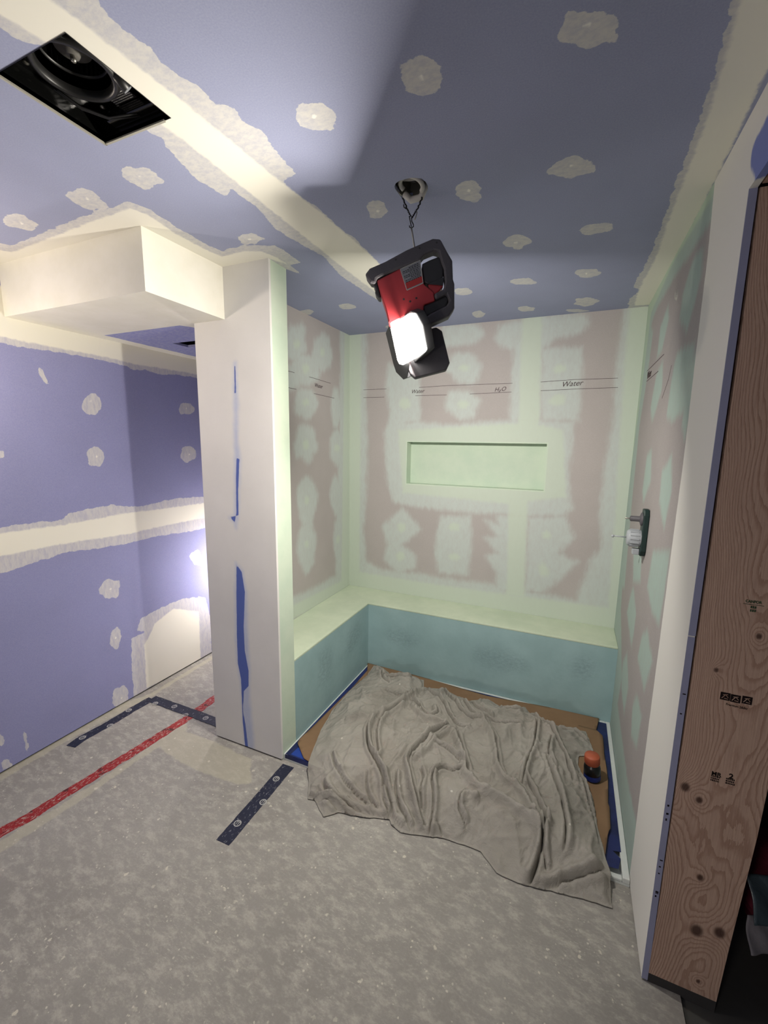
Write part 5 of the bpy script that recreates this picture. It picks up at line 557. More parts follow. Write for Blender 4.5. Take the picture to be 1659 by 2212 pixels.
# ---------------- exhaust fan in the ceiling ----------------
fc = ((fx0+fx1)/2, (fy0+fy1)/2)
fan = empty('exhaust_fan', (fc[0], fc[1], H), 'square black exhaust fan housing set in the ceiling without its grille', 'exhaust fan')
z0 = H-.001; z1 = H+.19
m_ = MB().add([(fx0, fy0, z0), (fx1, fy0, z0), (fx1, fy1, z0), (fx0, fy1, z0), (fx0, fy0, z1), (fx1, fy0, z1), (fx1, fy1, z1), (fx0, fy1, z1)],
              [(4, 5, 6, 7), (0, 1, 5, 4), (1, 2, 6, 5), (2, 3, 7, 6), (3, 0, 4, 7)])
hb = m_.build('housing', M['blackmetal'], fan); mm = hb.modifiers.new('thickness', 'SOLIDIFY'); mm.thickness = .0015; mm.offset = 1
fl = MB(); e = .006
fl.box((fx0-.004, fy0, H-.0025), (fx0+.002, fy1+.004, H+.001)); fl.box((fx0, fy1-.002, H-.0025), (fx1-.02, fy1+.004, H+.001))
fl.build('rim_flange', M['lightflange'], fan)
rg_ = D['fan_ring']; rc = Vector((-1.075, .722, H+.038)); rr = .076
rc.x = -1.082; rc.y = .722
prof = [(rr+.012, .016), (rr+.013, .002), (rr+.008, -.006), (rr+.001, -.008), (rr-.004, -.003), (rr-.005, .010)]
sc_ = MB().lathe(rc, (0, 0, 1), prof, 48).build('inlet_ring', M['fandark'], fan, True)
sub(sc_)
pl_ = MB(); pl_.lathe(rc+Vector((0, 0, .024)), (0, 0, 1), [(rr-.009, 0), (.13, 0)], 4).v
# mounting plate with round inlet
pm_ = MB(); K = 48; out = []; inn = []
for j in range(K):
    a = 2*math.pi*j/K; d = Vector((math.cos(a), math.sin(a))); inn.append((rc.x+d.x*(rr+.012), rc.y+d.y*(rr+.012), rc.z+.012))
    tx = [((fx1-.002 if d.x > 0 else fx0+.002)-rc.x)/d.x if abs(d.x) > 1e-6 else 9, ((fy1-.05 if d.y > 0 else fy0+.002)-rc.y)/d.y if abs(d.y) > 1e-6 else 9]
    q = min(tx); out.append((rc.x+d.x*q, rc.y+d.y*q, rc.z+.014))
pm_.add(inn+out, [(j, (j+1) % K, (j+1) % K+K, j+K) for j in range(K)])
o = pm_.build('scroll_plate', M['blackmetal'], fan); mm = o.modifiers.new('thickness', 'SOLIDIFY'); mm.thickness = .001; mm.offset = 0
# blower wheel with its own fins
bw = MB().lathe(rc+Vector((0, 0, .03)), (0, 0, 1), [(.062, .004), (.064, 0), (.067, 0), (.067, .004), (.067, .095), (0, .095)], 40).build('blower_wheel', M['fandark'], fan, True); sub(bw)
for j in range(36):
    a = 2*math.pi*j/36; p = Vector((math.cos(a), math.sin(a), 0)); tq = Vector((-p.y, p.x, 0)); c0 = rc+p*.060+Vector((0, 0, .034))
    MB().prism([c0, c0+p*.006+tq*.004, c0+p*.0065+tq*.004, c0+p*.0005], (0, 0, .088)).build('fin', M['fandark'], bw)
mo = MB().lathe(rc+Vector((0, 0, .022)), (0, 0, 1), [(0, .005), (.012, .004), (.016, .012), (.036, .018), (.042, .03), (.042, .07)], 28).build('motor', plain('dusty_motor_housing', (.42, .41, .39), .6, .2), fan, True); sub(mo)
MB().lathe(rc+Vector((0, 0, .015)), (0, 0, 1), [(0, 0), (.005, .001), (.006, .006), (.006, .014)], 16).build('shaft_nut', M['steel'], mo, True)
for a in (0.4, 2.5, 4.6):
    p = Vector((math.cos(a), math.sin(a), 0)); q = Vector((-p.y, p.x, 0))*.012; c0 = rc+Vector((0, 0, .05))
    MB().prism([c0+p*.03-q, c0+p*.060-q*.6, c0+p*.060+q*.6, c0+p*.03+q], (0, 0, .003)).build('motor_arm', M['fandark'], fan)
cp = D['fan_cap']; c0 = Vector((fx1-.045, fy1-.075, H+.022))
MB().tube([c0, c0+Vector((-.012, -.035, .03))], .012, 18).build('capacitor', M['fandark'], fan, True)
MB().lathe(c0, (c0-(c0+Vector((-.012, -.035, .03)))).normalized(), [(0, .001), (.0105, .001), (.0118, -.002)], 18).build('capacitor_end', M['labelgrey'], fan)
lb = MB().box((rc.x-.02, fy1-.062, H+.0440), (rc.x+.052, fy1-.03, H+.0455)).build('rating_label', M['labeldark'], fan); sub(lb)
for r_ in range(5):
    b = MB(); x = rc.x-.017; z_ = H+.0436
    while x < rc.x+.046: wdt = random.uniform(.002, .006); b.box((x, fy1-.058+r_*.0055, z_), (x+wdt, fy1-.0555+r_*.0055, z_+.0004)); x += wdt+.0015
    b.build('label_print', M['whiteprint'], lb)
MB().box((fx0+.05, fy1-.03, H+.02), (fx1-.02, fy1-.002, H+.043)).build('wiring_cover', M['blackmetal'], fan, bevel=.003)
for (dx, dy) in ((.02, .05), (.03, .08), (.05, .20), (.015, .02), (.09, .215)):
    MB().lathe((fx0+dx, fy0+dy, rc.z+.012), (0, 0, -1), [(.006, 0), (.006, .002), (.003, .0035), (0, .0035)], 14).build('screw', M['steel'], fan, True)
MB().tube([(fx0+.025, fy0+.10, H+.03), (fx0+.03, fy0+.16, H+.025), (fx0+.07, fy0+.205, H+.02), (fx0+.15, fy0+.225, H+.02)], .0025, 8).build('wire_lead', M['fandark'], fan, True)
MB().tube([(fx0+.03, fy0+.105, H+.03), (fx0+.036, fy0+.155, H+.024), (fx0+.075, fy0+.197, H+.018), (fx0+.15, fy0+.217, H+.02)], .0025, 8).build('wire_lead', M['fandark'], fan, True)

# ---------------- ceiling junction box and hanging wires ----------------
jb = D['jbox']; jc = Vector((sum(p[0] for p in jb)/7, sum(p[1] for p in jb)/7, H))
jo = empty('ceiling_electrical_box', jc, 'open metal electrical box in the ceiling stuffed with pale cables above the work light', 'electrical box')
b = MB(); K = 8; R8 = .058
ring = lambda r, z: [(jc.x+r*math.cos(math.pi/8+2*math.pi*j/K), jc.y+r*math.sin(math.pi/8+2*math.pi*j/K), z) for j in range(K)]
b.add(ring(R8, H+.003)+ring(R8, H+.06), [(j, j+K, (j+1) % K+K, (j+1) % K) for j in range(K)]+[tuple(range(2*K-1, K-1, -1))])
o = b.build('box_shell', M['steel'], jo); mm = o.modifiers.new('thickness', 'SOLIDIFY'); mm.thickness = .0015; mm.offset = 0
def loop(c, r, h, a0, n=14, sweep=5.0, tilt=.5):
    return [Vector((c[0]+r*math.cos(a0+sweep*i/n), c[1]+r*.7*math.sin(a0+sweep*i/n), c[2]+h*math.sin(sweep*i/n*1.0)*tilt)) for i in range(n+1)]
MB().tube(loop((jc.x, jc.y+.0, H+.006), .036, .03, 2.6, sweep=4.4), .007, 10).build('cable', M['cablewhite'], jo, True)
MB().tube(loop((jc.x+.004, jc.y-.012, H+.022), .038, .02, .4, sweep=3.6), .007, 10).build('cable', M['cablewhite'], jo, True)
MB().tube(loop((jc.x, jc.y-.002, H+.03), .033, .02, 1.4, sweep=4.2), .008, 10).build('cable', M['darkplastic'], jo, True)
MB().tube([(jc.x-.035, jc.y+.035, H+.005), (jc.x-.015, jc.y+.040, H-.014), (jc.x+.02, jc.y+.034, H-.016), (jc.x+.04, jc.y+.02, H+.01)], .0105, 10).build('cable', M['cablewhite'], jo, True)
cu = MB(); cu.tube([(jc.x-.05, jc.y+.0, H+.004), (jc.x-.045, jc.y+.03, H+.0), (jc.x-.03, jc.y+.04, H+.01)], .0016, 6)
cu.build('bare_wire', M['steel'], jo, True)
A2 = Vector((-.51, 1.35)); Ld = A2.normalized(); Lu = Vector((Ld.y, -Ld.x))
def LP(p, off=0.): return Vector((A2.x+Lu.x*p[0]-Ld.x*off, A2.y+Lu.y*p[0]-Ld.y*off, p[1]))   # point in the lamp's own upright plane; off = towards the camera
hw = empty('hanging_wire', LP(D['wires'][0][-1]), 'twisted dark tie wire in a V holding the work light', 'wire')
for k, ln in enumerate(D['wires']):
    r_ = .0016; pts = [LP(p) for p in ln]
    b = MB()
    if k in (0, 2):
        for ph in (0, math.pi):
            pp = []
            for i in range(len(pts)-1):
                for s_ in range(8):
                    q = pts[i].lerp(pts[i+1], s_/8); a = (i*8+s_)*.75+ph; pp.append(q+Vector((Lu.x*math.cos(a), Lu.y*math.cos(a), 0))*.0018+Vector((Ld.x, Ld.y, 0))*math.sin(a)*.0018)
            b.tube(pp, .0012, 6)
    else: b.tube(pts, r_, 8)
    b.build('wire_strand' if k != 3 else 'hook', M['wire'] if k != 3 else M['steel'], hw, True)
MB().tube([LP(p) for p in D['rod']], .0026, 10).build('hook_rod', M['steel'], hw, True)

# ---------------- work light ----------------
wlp = empty('hanging_work_light', LP(D['l_frame'][5]), 'red and black cordless work light hanging tilted from the ceiling, switched on', 'work light')
def slab(name, pts, o0, o1, mat, parent=wlp, bev=.004):
    return MB().prism([LP(p, o0) for p in pts], Vector((-Ld.x, -Ld.y, 0))*(o1-o0)).build(name, mat, parent, bevel=bev)
fr = D['l_frame']
slab('bumper_frame', fr, -.035, .012, M['blackrub'], bev=.006)
lbdy = slab('red_body', D['l_body'], -.055, .006, M['red']); sub(lbdy)
slab('corner_foot', D['l_foot'], -.05, .0, M['darkplastic'])
slab('battery_pack', D['l_batt'], -.06, .0, M['darkplastic'])
bt2 = slab('battery_release', D['l_batt2'], -.05, -.002, M['red'])
slab('battery_latch', [(p[0]*1., p[1]) for p in D['l_batt2'][:4]], .0, .003, M['darkplastic'], bev=.001)
ll = D['l_label']; ls = slab('caution_label', ll, .0062, .0068, M['labelgrey'], bev=0); sub(ls)
slab('label_band', D['l_labelred'], .0069, .0072, M['labelred'], ls, 0)
def lerp2(a, b, t): return (a[0]+(b[0]-a[0])*t, a[1]+(b[1]-a[1])*t)
for r_ in range(9):                                     # lines of print and rim of the label
    t0 = .09+r_*.07; L0 = lerp2(ll[0], ll[3], t0); R0 = lerp2(ll[1], ll[2], t0); L1 = lerp2(ll[0], ll[3], t0+.03); R1 = lerp2(ll[1], ll[2], t0+.03); b = MB(); s_ = .07 if r_ % 3 else .4
    while s_ < .9:
        e_ = min(.93, s_+random.uniform(.04, .12)); b.prism([LP(p, .0069) for p in (lerp2(L0, R0, s_), lerp2(L0, R0, e_), lerp2(L1, R1, e_), lerp2(L1, R1, s_))], Vector((-Ld.x, -Ld.y, 0))*.0003); s_ = e_+.03
    b.build('label_print', M['labeldark'], ls)
for i in range(4):
    a, b_ = ll[i], ll[(i+1) % 4]; MB().tube([LP(a, .007), LP(b_, .007)], .0011, 6).build('label_border', M['whiteprint'], ls)
for u, v in ((.25, .62), (.45, .7), (.75, .66)):        # recessed body screws
    p = lerp2(lerp2(D['l_body'][0], D['l_body'][8], v), lerp2(D['l_body'][2], D['l_body'][7], v), u)
    MB().lathe(LP(p, .0062), (-Ld.x, -Ld.y, 0), [(.0032, 0), (.0026, .0008), (0, .0008)], 12).build('body_screw', M['darkplastic'], lbdy)
for i in (2, 3, 4):
    q = lerp2(fr[i], fr[i+1], .5); q = (q[0], q[1]-.012)
    MB().lathe(LP(q, .0122), (-Ld.x, -Ld.y, 0), [(.003, 0), (.0024, .0008), (0, .0008)], 12).build('frame_screw', M['darkplastic'], wlp)
slab('pivot_arm', D['l_arm'], -.045, .0, M['darkplastic'])
n1 = Vector(D['l_n1']); n2 = Vector(D['l_n2'])
h1 = MB().prism(D['l_head1'], -n1*.028).build('front_lamp_head', M['darkplastic'], wlp, bevel=.003)
LENS1 = emis('front_led_lens', (1., .95, .86), 14)
cl_ = sum((Vector(p) for p in D['l_lens']), Vector())/len(D['l_lens'])
MB().prism([Vector(p) for p in D['l_lens']], -n1*.006).build('front_lens', LENS1, wlp)
nb2 = Vector(D['l_nb']); h2 = MB().prism(D['l_head2'], nb2*.024).build('rear_lamp_head', M['blackrub'], wlp, bevel=.004)
c2 = sum((Vector(p) for p in D['l_head2']), Vector())/len(D['l_head2'])
MB().prism([c2+(Vector(p)-c2)*.72+nb2*.0245 for p in D['l_head2']], nb2*.003).build('rear_lens', emis('rear_led_lens', (1., .97, .90), 14), wlp)
def beam(name, c, n, sx, sy, watts, col, parent, spread):   # the lamp's own light, a panel just in front of its lens
    ld = bpy.data.lights.new(name, 'AREA'); ld.shape = 'RECTANGLE'; ld.size = sx; ld.size_y = sy; ld.energy = watts; ld.color = col; ld.spread = math.radians(spread)
    o = bpy.data.objects.new(name, ld); COL.objects.link(o); o.parent = parent; o.location = Vector(c)-Vector(parent.location); o.rotation_mode = 'QUATERNION'; o.rotation_quaternion = (-Vector(n)).to_track_quat('Z', 'Y'); return o
beam('front_beam', cl_+n1*.0015, n1, .042, .072, HEAD_FRONT, (1., .93, .82), wlp, 180)
beam('rear_beam', c2+nb2*.042, n2, .06, .05, HEAD_BACK, (1., .95, .86), wlp, 180)
hc1 = sum((Vector(p) for p in D['l_head1']), Vector())/len(D['l_head1'])-n1*.015
MB().tube([hc1, (hc1+c2)/2+Vector((0, 0, .02)), c2+nb2*.01], .010, 14).build('head_hinge', M['darkplastic'], wlp, True)
MB().tube([(hc1+c2)/2+Vector((0, 0, .02)), LP(D['l_body'][8], 0.)], .018, 14).build('head_neck', M['darkplastic'], wlp, True)

# ---------------- lamps outside the frame / behind the partition ----------------
fl_ = empty('floor_work_light', (-2.14, 2.62, 0), 'small work light on a stand hidden in the passage behind the partition', 'work light')
MB().tube([(-2.14, 2.62, .0), (-2.14, 2.62, .62)], .012, 12).build('stand_pole', M['steel'], fl_, True)
MB().lathe((-2.14, 2.62, 0), (0, 0, 1), [(.0, 0), (.11, 0), (.11, .012), (.02, .02), (.012, .03)], 24).build('stand_base', M['darkplastic'], fl_, True)
fn = Vector((-.62, -.78, .02)).normalized(); fr_ = Vector((-fn.y, fn.x, 0)).normalized(); fu = fn.cross(fr_)*-1
def quad(c, r, u, a, b): return [c-r*a-u*b, c+r*a-u*b, c+r*a+u*b, c-r*a+u*b]
fc_ = Vector((-2.14, 2.62, .68))
MB().prism(quad(fc_, fr_, fu, .09, .07), -fn*.04).build('lamp_head', M['red'], fl_, bevel=.005)
MB().prism(quad(fc_+fn*.0005, fr_, fu, .075, .055), fn*.004).build('lens', emis('floor_led_lens', (1., .93, .88), FLOORLAMP), fl_)
wb_ = empty('clamp_lamp', (-2.2, .62, 0), 'warm bulb clamp lamp on a pole at the left end of the room', 'lamp')
MB().tube([(-2.2, .62, 0), (-2.2, .62, 1.80)], .012, 12).build('pole', M['steel'], wb_, True)
MB().lathe((-2.2, .62, 0), (0, 0, 1), [(.0, 0), (.13, 0), (.13, .012), (.02, .02), (.012, .03)], 24).build('stand_base', M['darkplastic'], wb_, True)
MB().lathe((-2.2, .62, 1.80), (0, 0, 1), [(.0, 0), (.02, 0), (.02, .045), (.016, .05)], 20).build('socket', M['darkplastic'], wb_, True)
MB().lathe((-2.2, .62, 1.84), (0, 0, 1), [(.0, .12), (.02, .115), (.033, .10), (.04, .08), (.038, .055), (.022, .02), (.015, .0)][::-1], 24).build('bulb', emis('warm_bulb_glass', (1., .86, .66), WARM), wb_, True)

en = empty('added_fill_lamp', (-.85, -1.35, 0), 'added fill lamp on a short stand behind the viewpoint, brightening the stud', 'work light')  # fill lamp added behind the viewpoint to brighten the stud face
MB().tube([(-.85, -1.35, 0), (-.85, -1.35, .70)], .012, 12).build('stand_pole', M['steel'], en, True)
MB().lathe((-.85, -1.35, 0), (0, 0, 1), [(.0, 0), (.13, 0), (.13, .012), (.02, .02), (.012, .03)], 24).build('stand_base', M['darkplastic'], en, True)
eN = (Vector((.42, 1.3, .75))-Vector((-.85, -1.35, .78))).normalized(); eR = Vector((-eN.y, eN.x, 0)).normalized(); eU = eN.cross(eR)*-1; eC = Vector((-.85, -1.35, .78))
MB().prism(quad(eC, eR, eU, .14, .10), -eN*.05).build('lamp_head', M['red'], en, bevel=.005)
MB().prism(quad(eC+eN*.0005, eR, eU, .12, .085), eN*.004).build('lens', emis('fill_lamp_lens', (1., .92, .84), 4), en)
beam('fill_lamp_beam', eC+eN*.006, eN, .24, .17, FILL_LAMP, (1., .92, .84), en, 110)

# ---------------- floor tapes ----------------
def strip(name, pts, wd, mat, label, taper=True, z=.0012, jag=.002, group=None):
    P = [Vector(p) for p in pts]; Q = []
    for a, b in zip(P, P[1:]):
        n = max(2, int((b-a).length/.02))
        Q += [a.lerp(b, i/n) for i in range(n)]
    Q.append(P[-1]); vs = []
    for i, q in enumerate(Q):
        d = (Q[min(i+1, len(Q)-1)]-Q[max(i-1, 0)]).normalized(); n = Vector((-d.y, d.x))
        for s_ in (-1, 1):
            w_ = wd/2+random.uniform(-jag, jag); vs.append((q.x+n.x*w_*s_, q.y+n.y*w_*s_, 0))
    k = len(Q); off = Vector((0, 0, z)); base = [Vector(v)+Vector((0, 0, .0002)) for v in vs]
    allv = base+[v+off for v in base]; N = 2*k; fs = []
    for i in range(k-1):
        a, b, c, d = 2*i, 2*i+1, 2*i+3, 2*i+2
        fs += [(a+N, d+N, c+N, b+N) if False else (a+N, b+N, c+N, d+N), (a, d, c, b), (a, a+N, d+N, d), (b, c, c+N, b+N)]
    fs += [(0, 1, 1+N, N), (N-2, 2*N-2, 2*N-1, N-1)]
    o = mesh(name, allv, fs, mat, origin=(P[0].x, P[0].y, 0)); bm = bmesh.new(); bm.from_mesh(o.data); bmesh.ops.recalc_face_normals(bm, faces=bm.faces); bm.to_mesh(o.data); bm.free()
    return tag(o, label, 'tape', group)
strip('floor_tape', D['tape_red'], .056, M['redtape'], 'long scuffed red tape line running along the concrete floor beside the purple wall', jag=.004)
tc = strip('floor_tape', D['tape_c'], .058, M['bluetape'], 'navy tape strip on the floor nearest the purple wall, parallel to it')
td = strip('floor_tape', D['tape_d'], .062, M['bluetape'], 'navy tape strip crossing over the red tape toward the white partition', z=.0024)
w_e = (Vector(D['tape_e_w'][0])-Vector(D['tape_e_w'][1])).length
te = strip('floor_tape', D['tape_e'], w_e, M['bluetape'], 'navy tape strip with round white marks on open floor before the shower', jag=.001)
def marks(o, pts, d, top):
    o['_w'] = tuple(o.location)
    d = Vector(d).normalized(); n = Vector((-d.y, d.x))
    for p in pts:
        c = Vector(p); b = MB(); K = 20; r0, r1 = .0165, .0120
        vi = [(c.x+r*math.cos(2*math.pi*j/K), c.y+r*math.sin(2*math.pi*j/K), z) for r in (r0, r1) for z in (top, top+.0004) for j in range(K)]
        fs = []
        for j in range(K):
            k = (j+1) % K; fs += [(K+j, K+k, 3*K+k, 3*K+j), (j, k, K+k, K+j), (2*K+j, 3*K+j, 3*K+k, 2*K+k)]
        b.add(vi, fs)
        for s_ in (-.0042, .0042):
            q0 = c+n*s_-d*.008; q1 = c+n*s_+d*.008; b.prism([(v.x, v.y, top) for v in (q0-n*.0013, q1-n*.0013, q1+n*.0013, q0+n*.0013)], (0, 0, .0004))
        q0 = c-n*.008+d*.008; q1 = c+n*.008+d*.008; b.prism([(v.x, v.y, top) for v in (q0-d*.0013, q1-d*.0013, q1+d*.0013, q0+d*.0013)], (0, 0, .0004))
        b.build('printed_mark', M['whiteprint'], o)
    del o['_w']
for o_, mk, dd, tp in ((tc, D['marks_c'], (0, 1), .0015), (td, D['marks_d'], (0, 1), .0027), (te, D['marks_e'], (0, 1), .0015)):
    marks(o_, mk, dd, tp)

# ---------------- shower pan ----------------
yP = 1.618
pan = empty('shower_pan', ((xB+xR)/2, (yP+yb)/2, 0), 'low white shower pan rim showing along the bench and side walls', 'shower pan')
g_ = .001; fl2 = .022
pb = MB().box((xB+g_, yP, 0.0005), (xR-g_, yb-g_, .010)).build('pan_base', M['panwhite'], pan)
MB().box((xB+g_, yP, .0101), (xB+.026, yb-g_, .032)).build('pan_rim', M['panwhite'], pan, bevel=.003)
MB().box((xB+.0262, yb-.026, .0101), (xR-.0262, yb-g_, .032)).build('pan_rim', M['panwhite'], pan, bevel=.003)
MB().box((xR-.026, yP, .0101), (xR-g_, yb-g_, .032)).build('pan_rim', M['panwhite'], pan, bevel=.003)
MB().box((xB+.0262, yP, .0101), (xR-.0262, yP+.02, .022)).build('pan_rim', M['panwhite'], pan, bevel=.003)
# blue film, torn at the right front corner
xa, xb_ = xB+.012, xR-.022
tear = [(xb_-.12, yP+.004), (xb_-.095, yP+.022), (xb_-.07, yP+.006), (xb_-.05, yP+.024), (xb_-.015, yP+.03), (xb_-.004, yP+.08), (xb_-.03, yP+.105), (xb_, yP+.112)]
outl = [(xa, yP+.002)]+tear+[(xb_, yb-.024), (xa, yb-.024)]
bl = MB().prism([(x, y, .0325) for x, y in outl], (0, 0, .0012)).build('masking_film', M['blue'], origin=(xB, yP, .0325))
tag(bl, 'glossy blue masking film covering the shower pan around the cardboard', 'masking film')
MB().box((xa, yP-.0022, .012), (xb_-.12, yP-.0006, .0337)).build('film_lip', M['blue'], bl)
# narrow the film lip join at the left front where the film is patched
mesh('film_patch', [(xB+.04, yP+.01, .0341), (xB+.28, yP+.008, .0341), (xB+.27, yP+.062, .0341), (xB+.045, yP+.068, .0341)], [(0, 1, 2, 3)], plain('bright_blue_tape', (.15, .27, .62), .45), bl)

def sheet(name, outline, z, mat, label, cat, amp=.004, th=.003, step=.02, sc=3.):
    O = np.array(outline); lo = O.min(0); hi = O.max(0); ua = np.arange(lo[0]-step, hi[0]+2*step, step); ub = np.arange(lo[1]-step, hi[1]+2*step, step)
    A_, B_ = np.meshgrid(ua, ub, indexing='ij'); P = np.stack([A_.ravel(), B_.ravel()], 1); nb = len(ub); sd = poly_sdf(P, O)
    i, j = np.meshgrid(np.arange(len(ua)-1), np.arange(nb-1), indexing='ij'); q = np.stack([i*nb+j, (i+1)*nb+j, (i+1)*nb+j+1, i*nb+j+1], -1).reshape(-1, 4)
    keep = (sd[q] < 0).any(1); q = q[keep]; P = snap(P, sd, O)
    hz = amp*(np.sin(P[:, 0]*7*sc/3+1)*np.cos(P[:, 1]*5*sc/3)+1)/2
    used = np.unique(q); rm = -np.ones(len(P), int); rm[used] = np.arange(len(used))
    V3 = np.column_stack([P[used], z+hz[used]]); og = Vector((float(O[:, 0].mean()), float(O[:, 1].mean()), z))
    o = mesh(name, V3.tolist(), rm[q].tolist(), mat, smooth=True, origin=og)
    m = o.modifiers.new('thickness', 'SOLIDIFY'); m.thickness = th; m.offset = 1
    return tag(o, label, cat)
def snap(P, sd, O):
    P = P.copy(); n = len(O); idx = np.nonzero((sd > 0) & (sd < .05))[0]
    Q = P[idx]; best = np.full(len(idx), 1e9); res = Q.copy()
    for m in range(n):
        a = O[m]; e = O[(m+1) % n]-a; t_ = np.clip(((Q-a)@e)/max(e@e, 1e-12), 0, 1); qq = a+t_[:, None]*e; dd = ((qq-Q)**2).sum(1); w_ = dd < best
        best[w_] = dd[w_]; res[w_] = qq[w_]
    P[idx] = res; return P
def clampx(pts, hi): return [(min(p[0], hi), min(p[1], yb-.008)) for p in pts]
cl = clampx(D['card_left'], xR-.03); sheet('cardboard_sheet', cl, .035, M['card'], 'brown cardboard sheet under the left side of the drop cloth', 'cardboard')
cbk = clampx(D['card_back'], xR-.03); sheet('cardboard_sheet', cbk, .0405, M['card'], 'brown cardboard sheet along the foot of the back bench', 'cardboard', amp=.003)
crt = clampx(D['card_right'], xR-.03); sheet('cardboard_sheet', crt, .0455, M['card'], 'torn brown cardboard sheet along the right side under the orange capped bottle', 'cardboard', amp=.0008)

# ---------------- drop cloth ----------------
O = np.array(D['cloth']); step = .0042
def densify(O, s=.02, j=.002):
    out = []
    for a, b in zip(O, np.roll(O, -1, 0)):
        n = max(1, int(np.linalg.norm(b-a)/s)); out += [a+(b-a)*i/n+np.random.uniform(-j, j, 2)*(i > 0) for i in range(n)]
    return np.array(out)
Od = densify(O)
lo = O.min(0)-.02; hi = O.max(0)+.02; ua = np.arange(lo[0], hi[0], step); ub = np.arange(lo[1], hi[1], step)
A_, B_ = np.meshgrid(ua, ub, indexing='ij'); P = np.stack([A_.ravel(), B_.ravel()], 1); nb = len(ub); sd = poly_sdf(P, Od)
i, j = np.meshgrid(np.arange(len(ua)-1), np.arange(nb-1), indexing='ij'); q = np.stack([i*nb+j, (i+1)*nb+j, (i+1)*nb+j+1, i*nb+j+1], -1).reshape(-1, 4)
q = q[(sd[q] < 0).any(1)]; used = np.unique(q); rm = -np.ones(len(P), int); rm[used] = np.arange(len(used)); q = rm[q]
P = snap(P, sd, Od)[used]; sdu = np.minimum(sd[used], 0); ins = -sdu
def vnoise(P, f, seed, ang=0., st=1.):
    c_, s_ = math.cos(ang), math.sin(ang); X = (P[:, 0]*c_+P[:, 1]*s_)*f*st; Y = (-P[:, 0]*s_+P[:, 1]*c_)*f
    rng = np.random.RandomState(seed); T_ = rng.rand(64, 64); xi = np.floor(X).astype(int); yi = np.floor(Y).astype(int); fx = X-xi; fy = Y-yi; fx = fx*fx*(3-2*fx); fy = fy*fy*(3-2*fy)
    g = lambda a, b: T_[a % 64, b % 64]
    return g(xi, yi)*(1-fx)*(1-fy)+g(xi+1, yi)*fx*(1-fy)+g(xi, yi+1)*(1-fx)*fy+g(xi+1, yi+1)*fx*fy
sstep = lambda x, a, b: (lambda t_: t_*t_*(3-2*t_))(np.clip((x-a)/(b-a), 0, 1))
base = .036*sstep(P[:, 1], yP-.10, yP+.03)                      # cloth drapes from the pan down to the floor
base = np.where(P[:, 0] < -9, 0, base)+.010*sstep(P[:, 1], yP-.05, yP+.08)
mound = .045*sstep(ins, 0, .16)*(.55+.9*vnoise(P, 2.6, 5))
warp = P+np.stack([vnoise(P, 5, 21)-.5, vnoise(P, 5, 22)-.5], 1)*.10
def ridged(f, seed, ang, st): return (1-np.abs(2*vnoise(warp, f, seed, ang, st)-1))**3.2
h = base+mound
h += .018*ridged(7, 1, .9, .45)*sstep(ins, 0, .05)+.014*ridged(13, 2, 1.9, .45)*sstep(ins, 0, .03)+.009*ridged(22, 3, .3, .5)*sstep(ins, 0, .02)+.005*ridged(38, 4, 1.2, .5)*sstep(ins, 0, .02)
h += .004*vnoise(P, 30, 8)
# each traced crease: a raised fold on one side and a sharp valley on the other
for k, (amp, wd, pts) in enumerate(D['crease']):
    p = np.array(pts); wd = max(.012, min(.03, wd*1.15)); 
    # smooth the polyline a little
    for _ in range(2):
        pp = [p[0]]
        for a, b in zip(p, p[1:]): pp += [a*.75+b*.25, a*.25+b*.75]
        p = np.array(pp+[p[-1]])
    best = np.full(len(P), 1e9); sg = np.zeros(len(P)); tt = np.zeros(len(P)); tot = len(p)-1
    for m in range(tot):
        a = p[m]; e = p[m+1]-a; w_ = P-a; t_ = np.clip((w_@e)/max(e@e, 1e-12), 0, 1); dq = w_-t_[:, None]*e; d = np.sqrt((dq**2).sum(1)); c_ = d < best
        best[c_] = d[c_]; sg[c_] = np.sign(e[0]*w_[c_, 1]-e[1]*w_[c_, 0]); tt[c_] = (m+t_[c_])/tot
    s_ = best*sg*(-1 if k in (4, 8, 9, 15) else 1); endf = np.clip(np.minimum(tt, 1-tt)*7, 0, 1)
    endf = np.where((tt > .001) & (tt < .999), .35+.65*endf, .35*np.exp(-(best/.01)**2))
    f_ = .030*amp*(np.exp(-((s_-wd*.5)/(wd*np.where(s_ > wd*.5, 1.1, .32)))**2)-.8*np.exp(-((s_+wd*.10)/(.0050))**2)+.40*np.exp(-((s_+wd*.9)/(wd*.6))**2))
    h += f_*endf*sstep(ins, -.004, .02)
h = np.maximum(h, base*0+np.where(P[:, 1] > yP-.01, .052, .004)+.0)
h = np.where(P[:, 1] > yP-.03, np.maximum(h, .052), h)
og = Vector((float(O[:, 0].mean()), float(O[:, 1].mean()), 0))
# lateral shift makes the folds lean over
gx = (vnoise(P, 9, 31)-.5)*.012*sstep(ins, 0, .05); gy = (vnoise(P, 9, 32)-.5)*.012*sstep(ins, 0, .05)
V3 = np.column_stack([P[:, 0]+gx, P[:, 1]+gy, h])
dc = mesh('drop_cloth', V3.tolist(), q.tolist(), M['cloth'], smooth=True, origin=og)
m = dc.modifiers.new('thickness', 'SOLIDIFY'); m.thickness = .0025; m.offset = 1
tag(dc, 'crumpled beige canvas drop cloth heaped over the shower pan', 'drop cloth')
print('cloth z', h.min(), h.max(), len(V3))

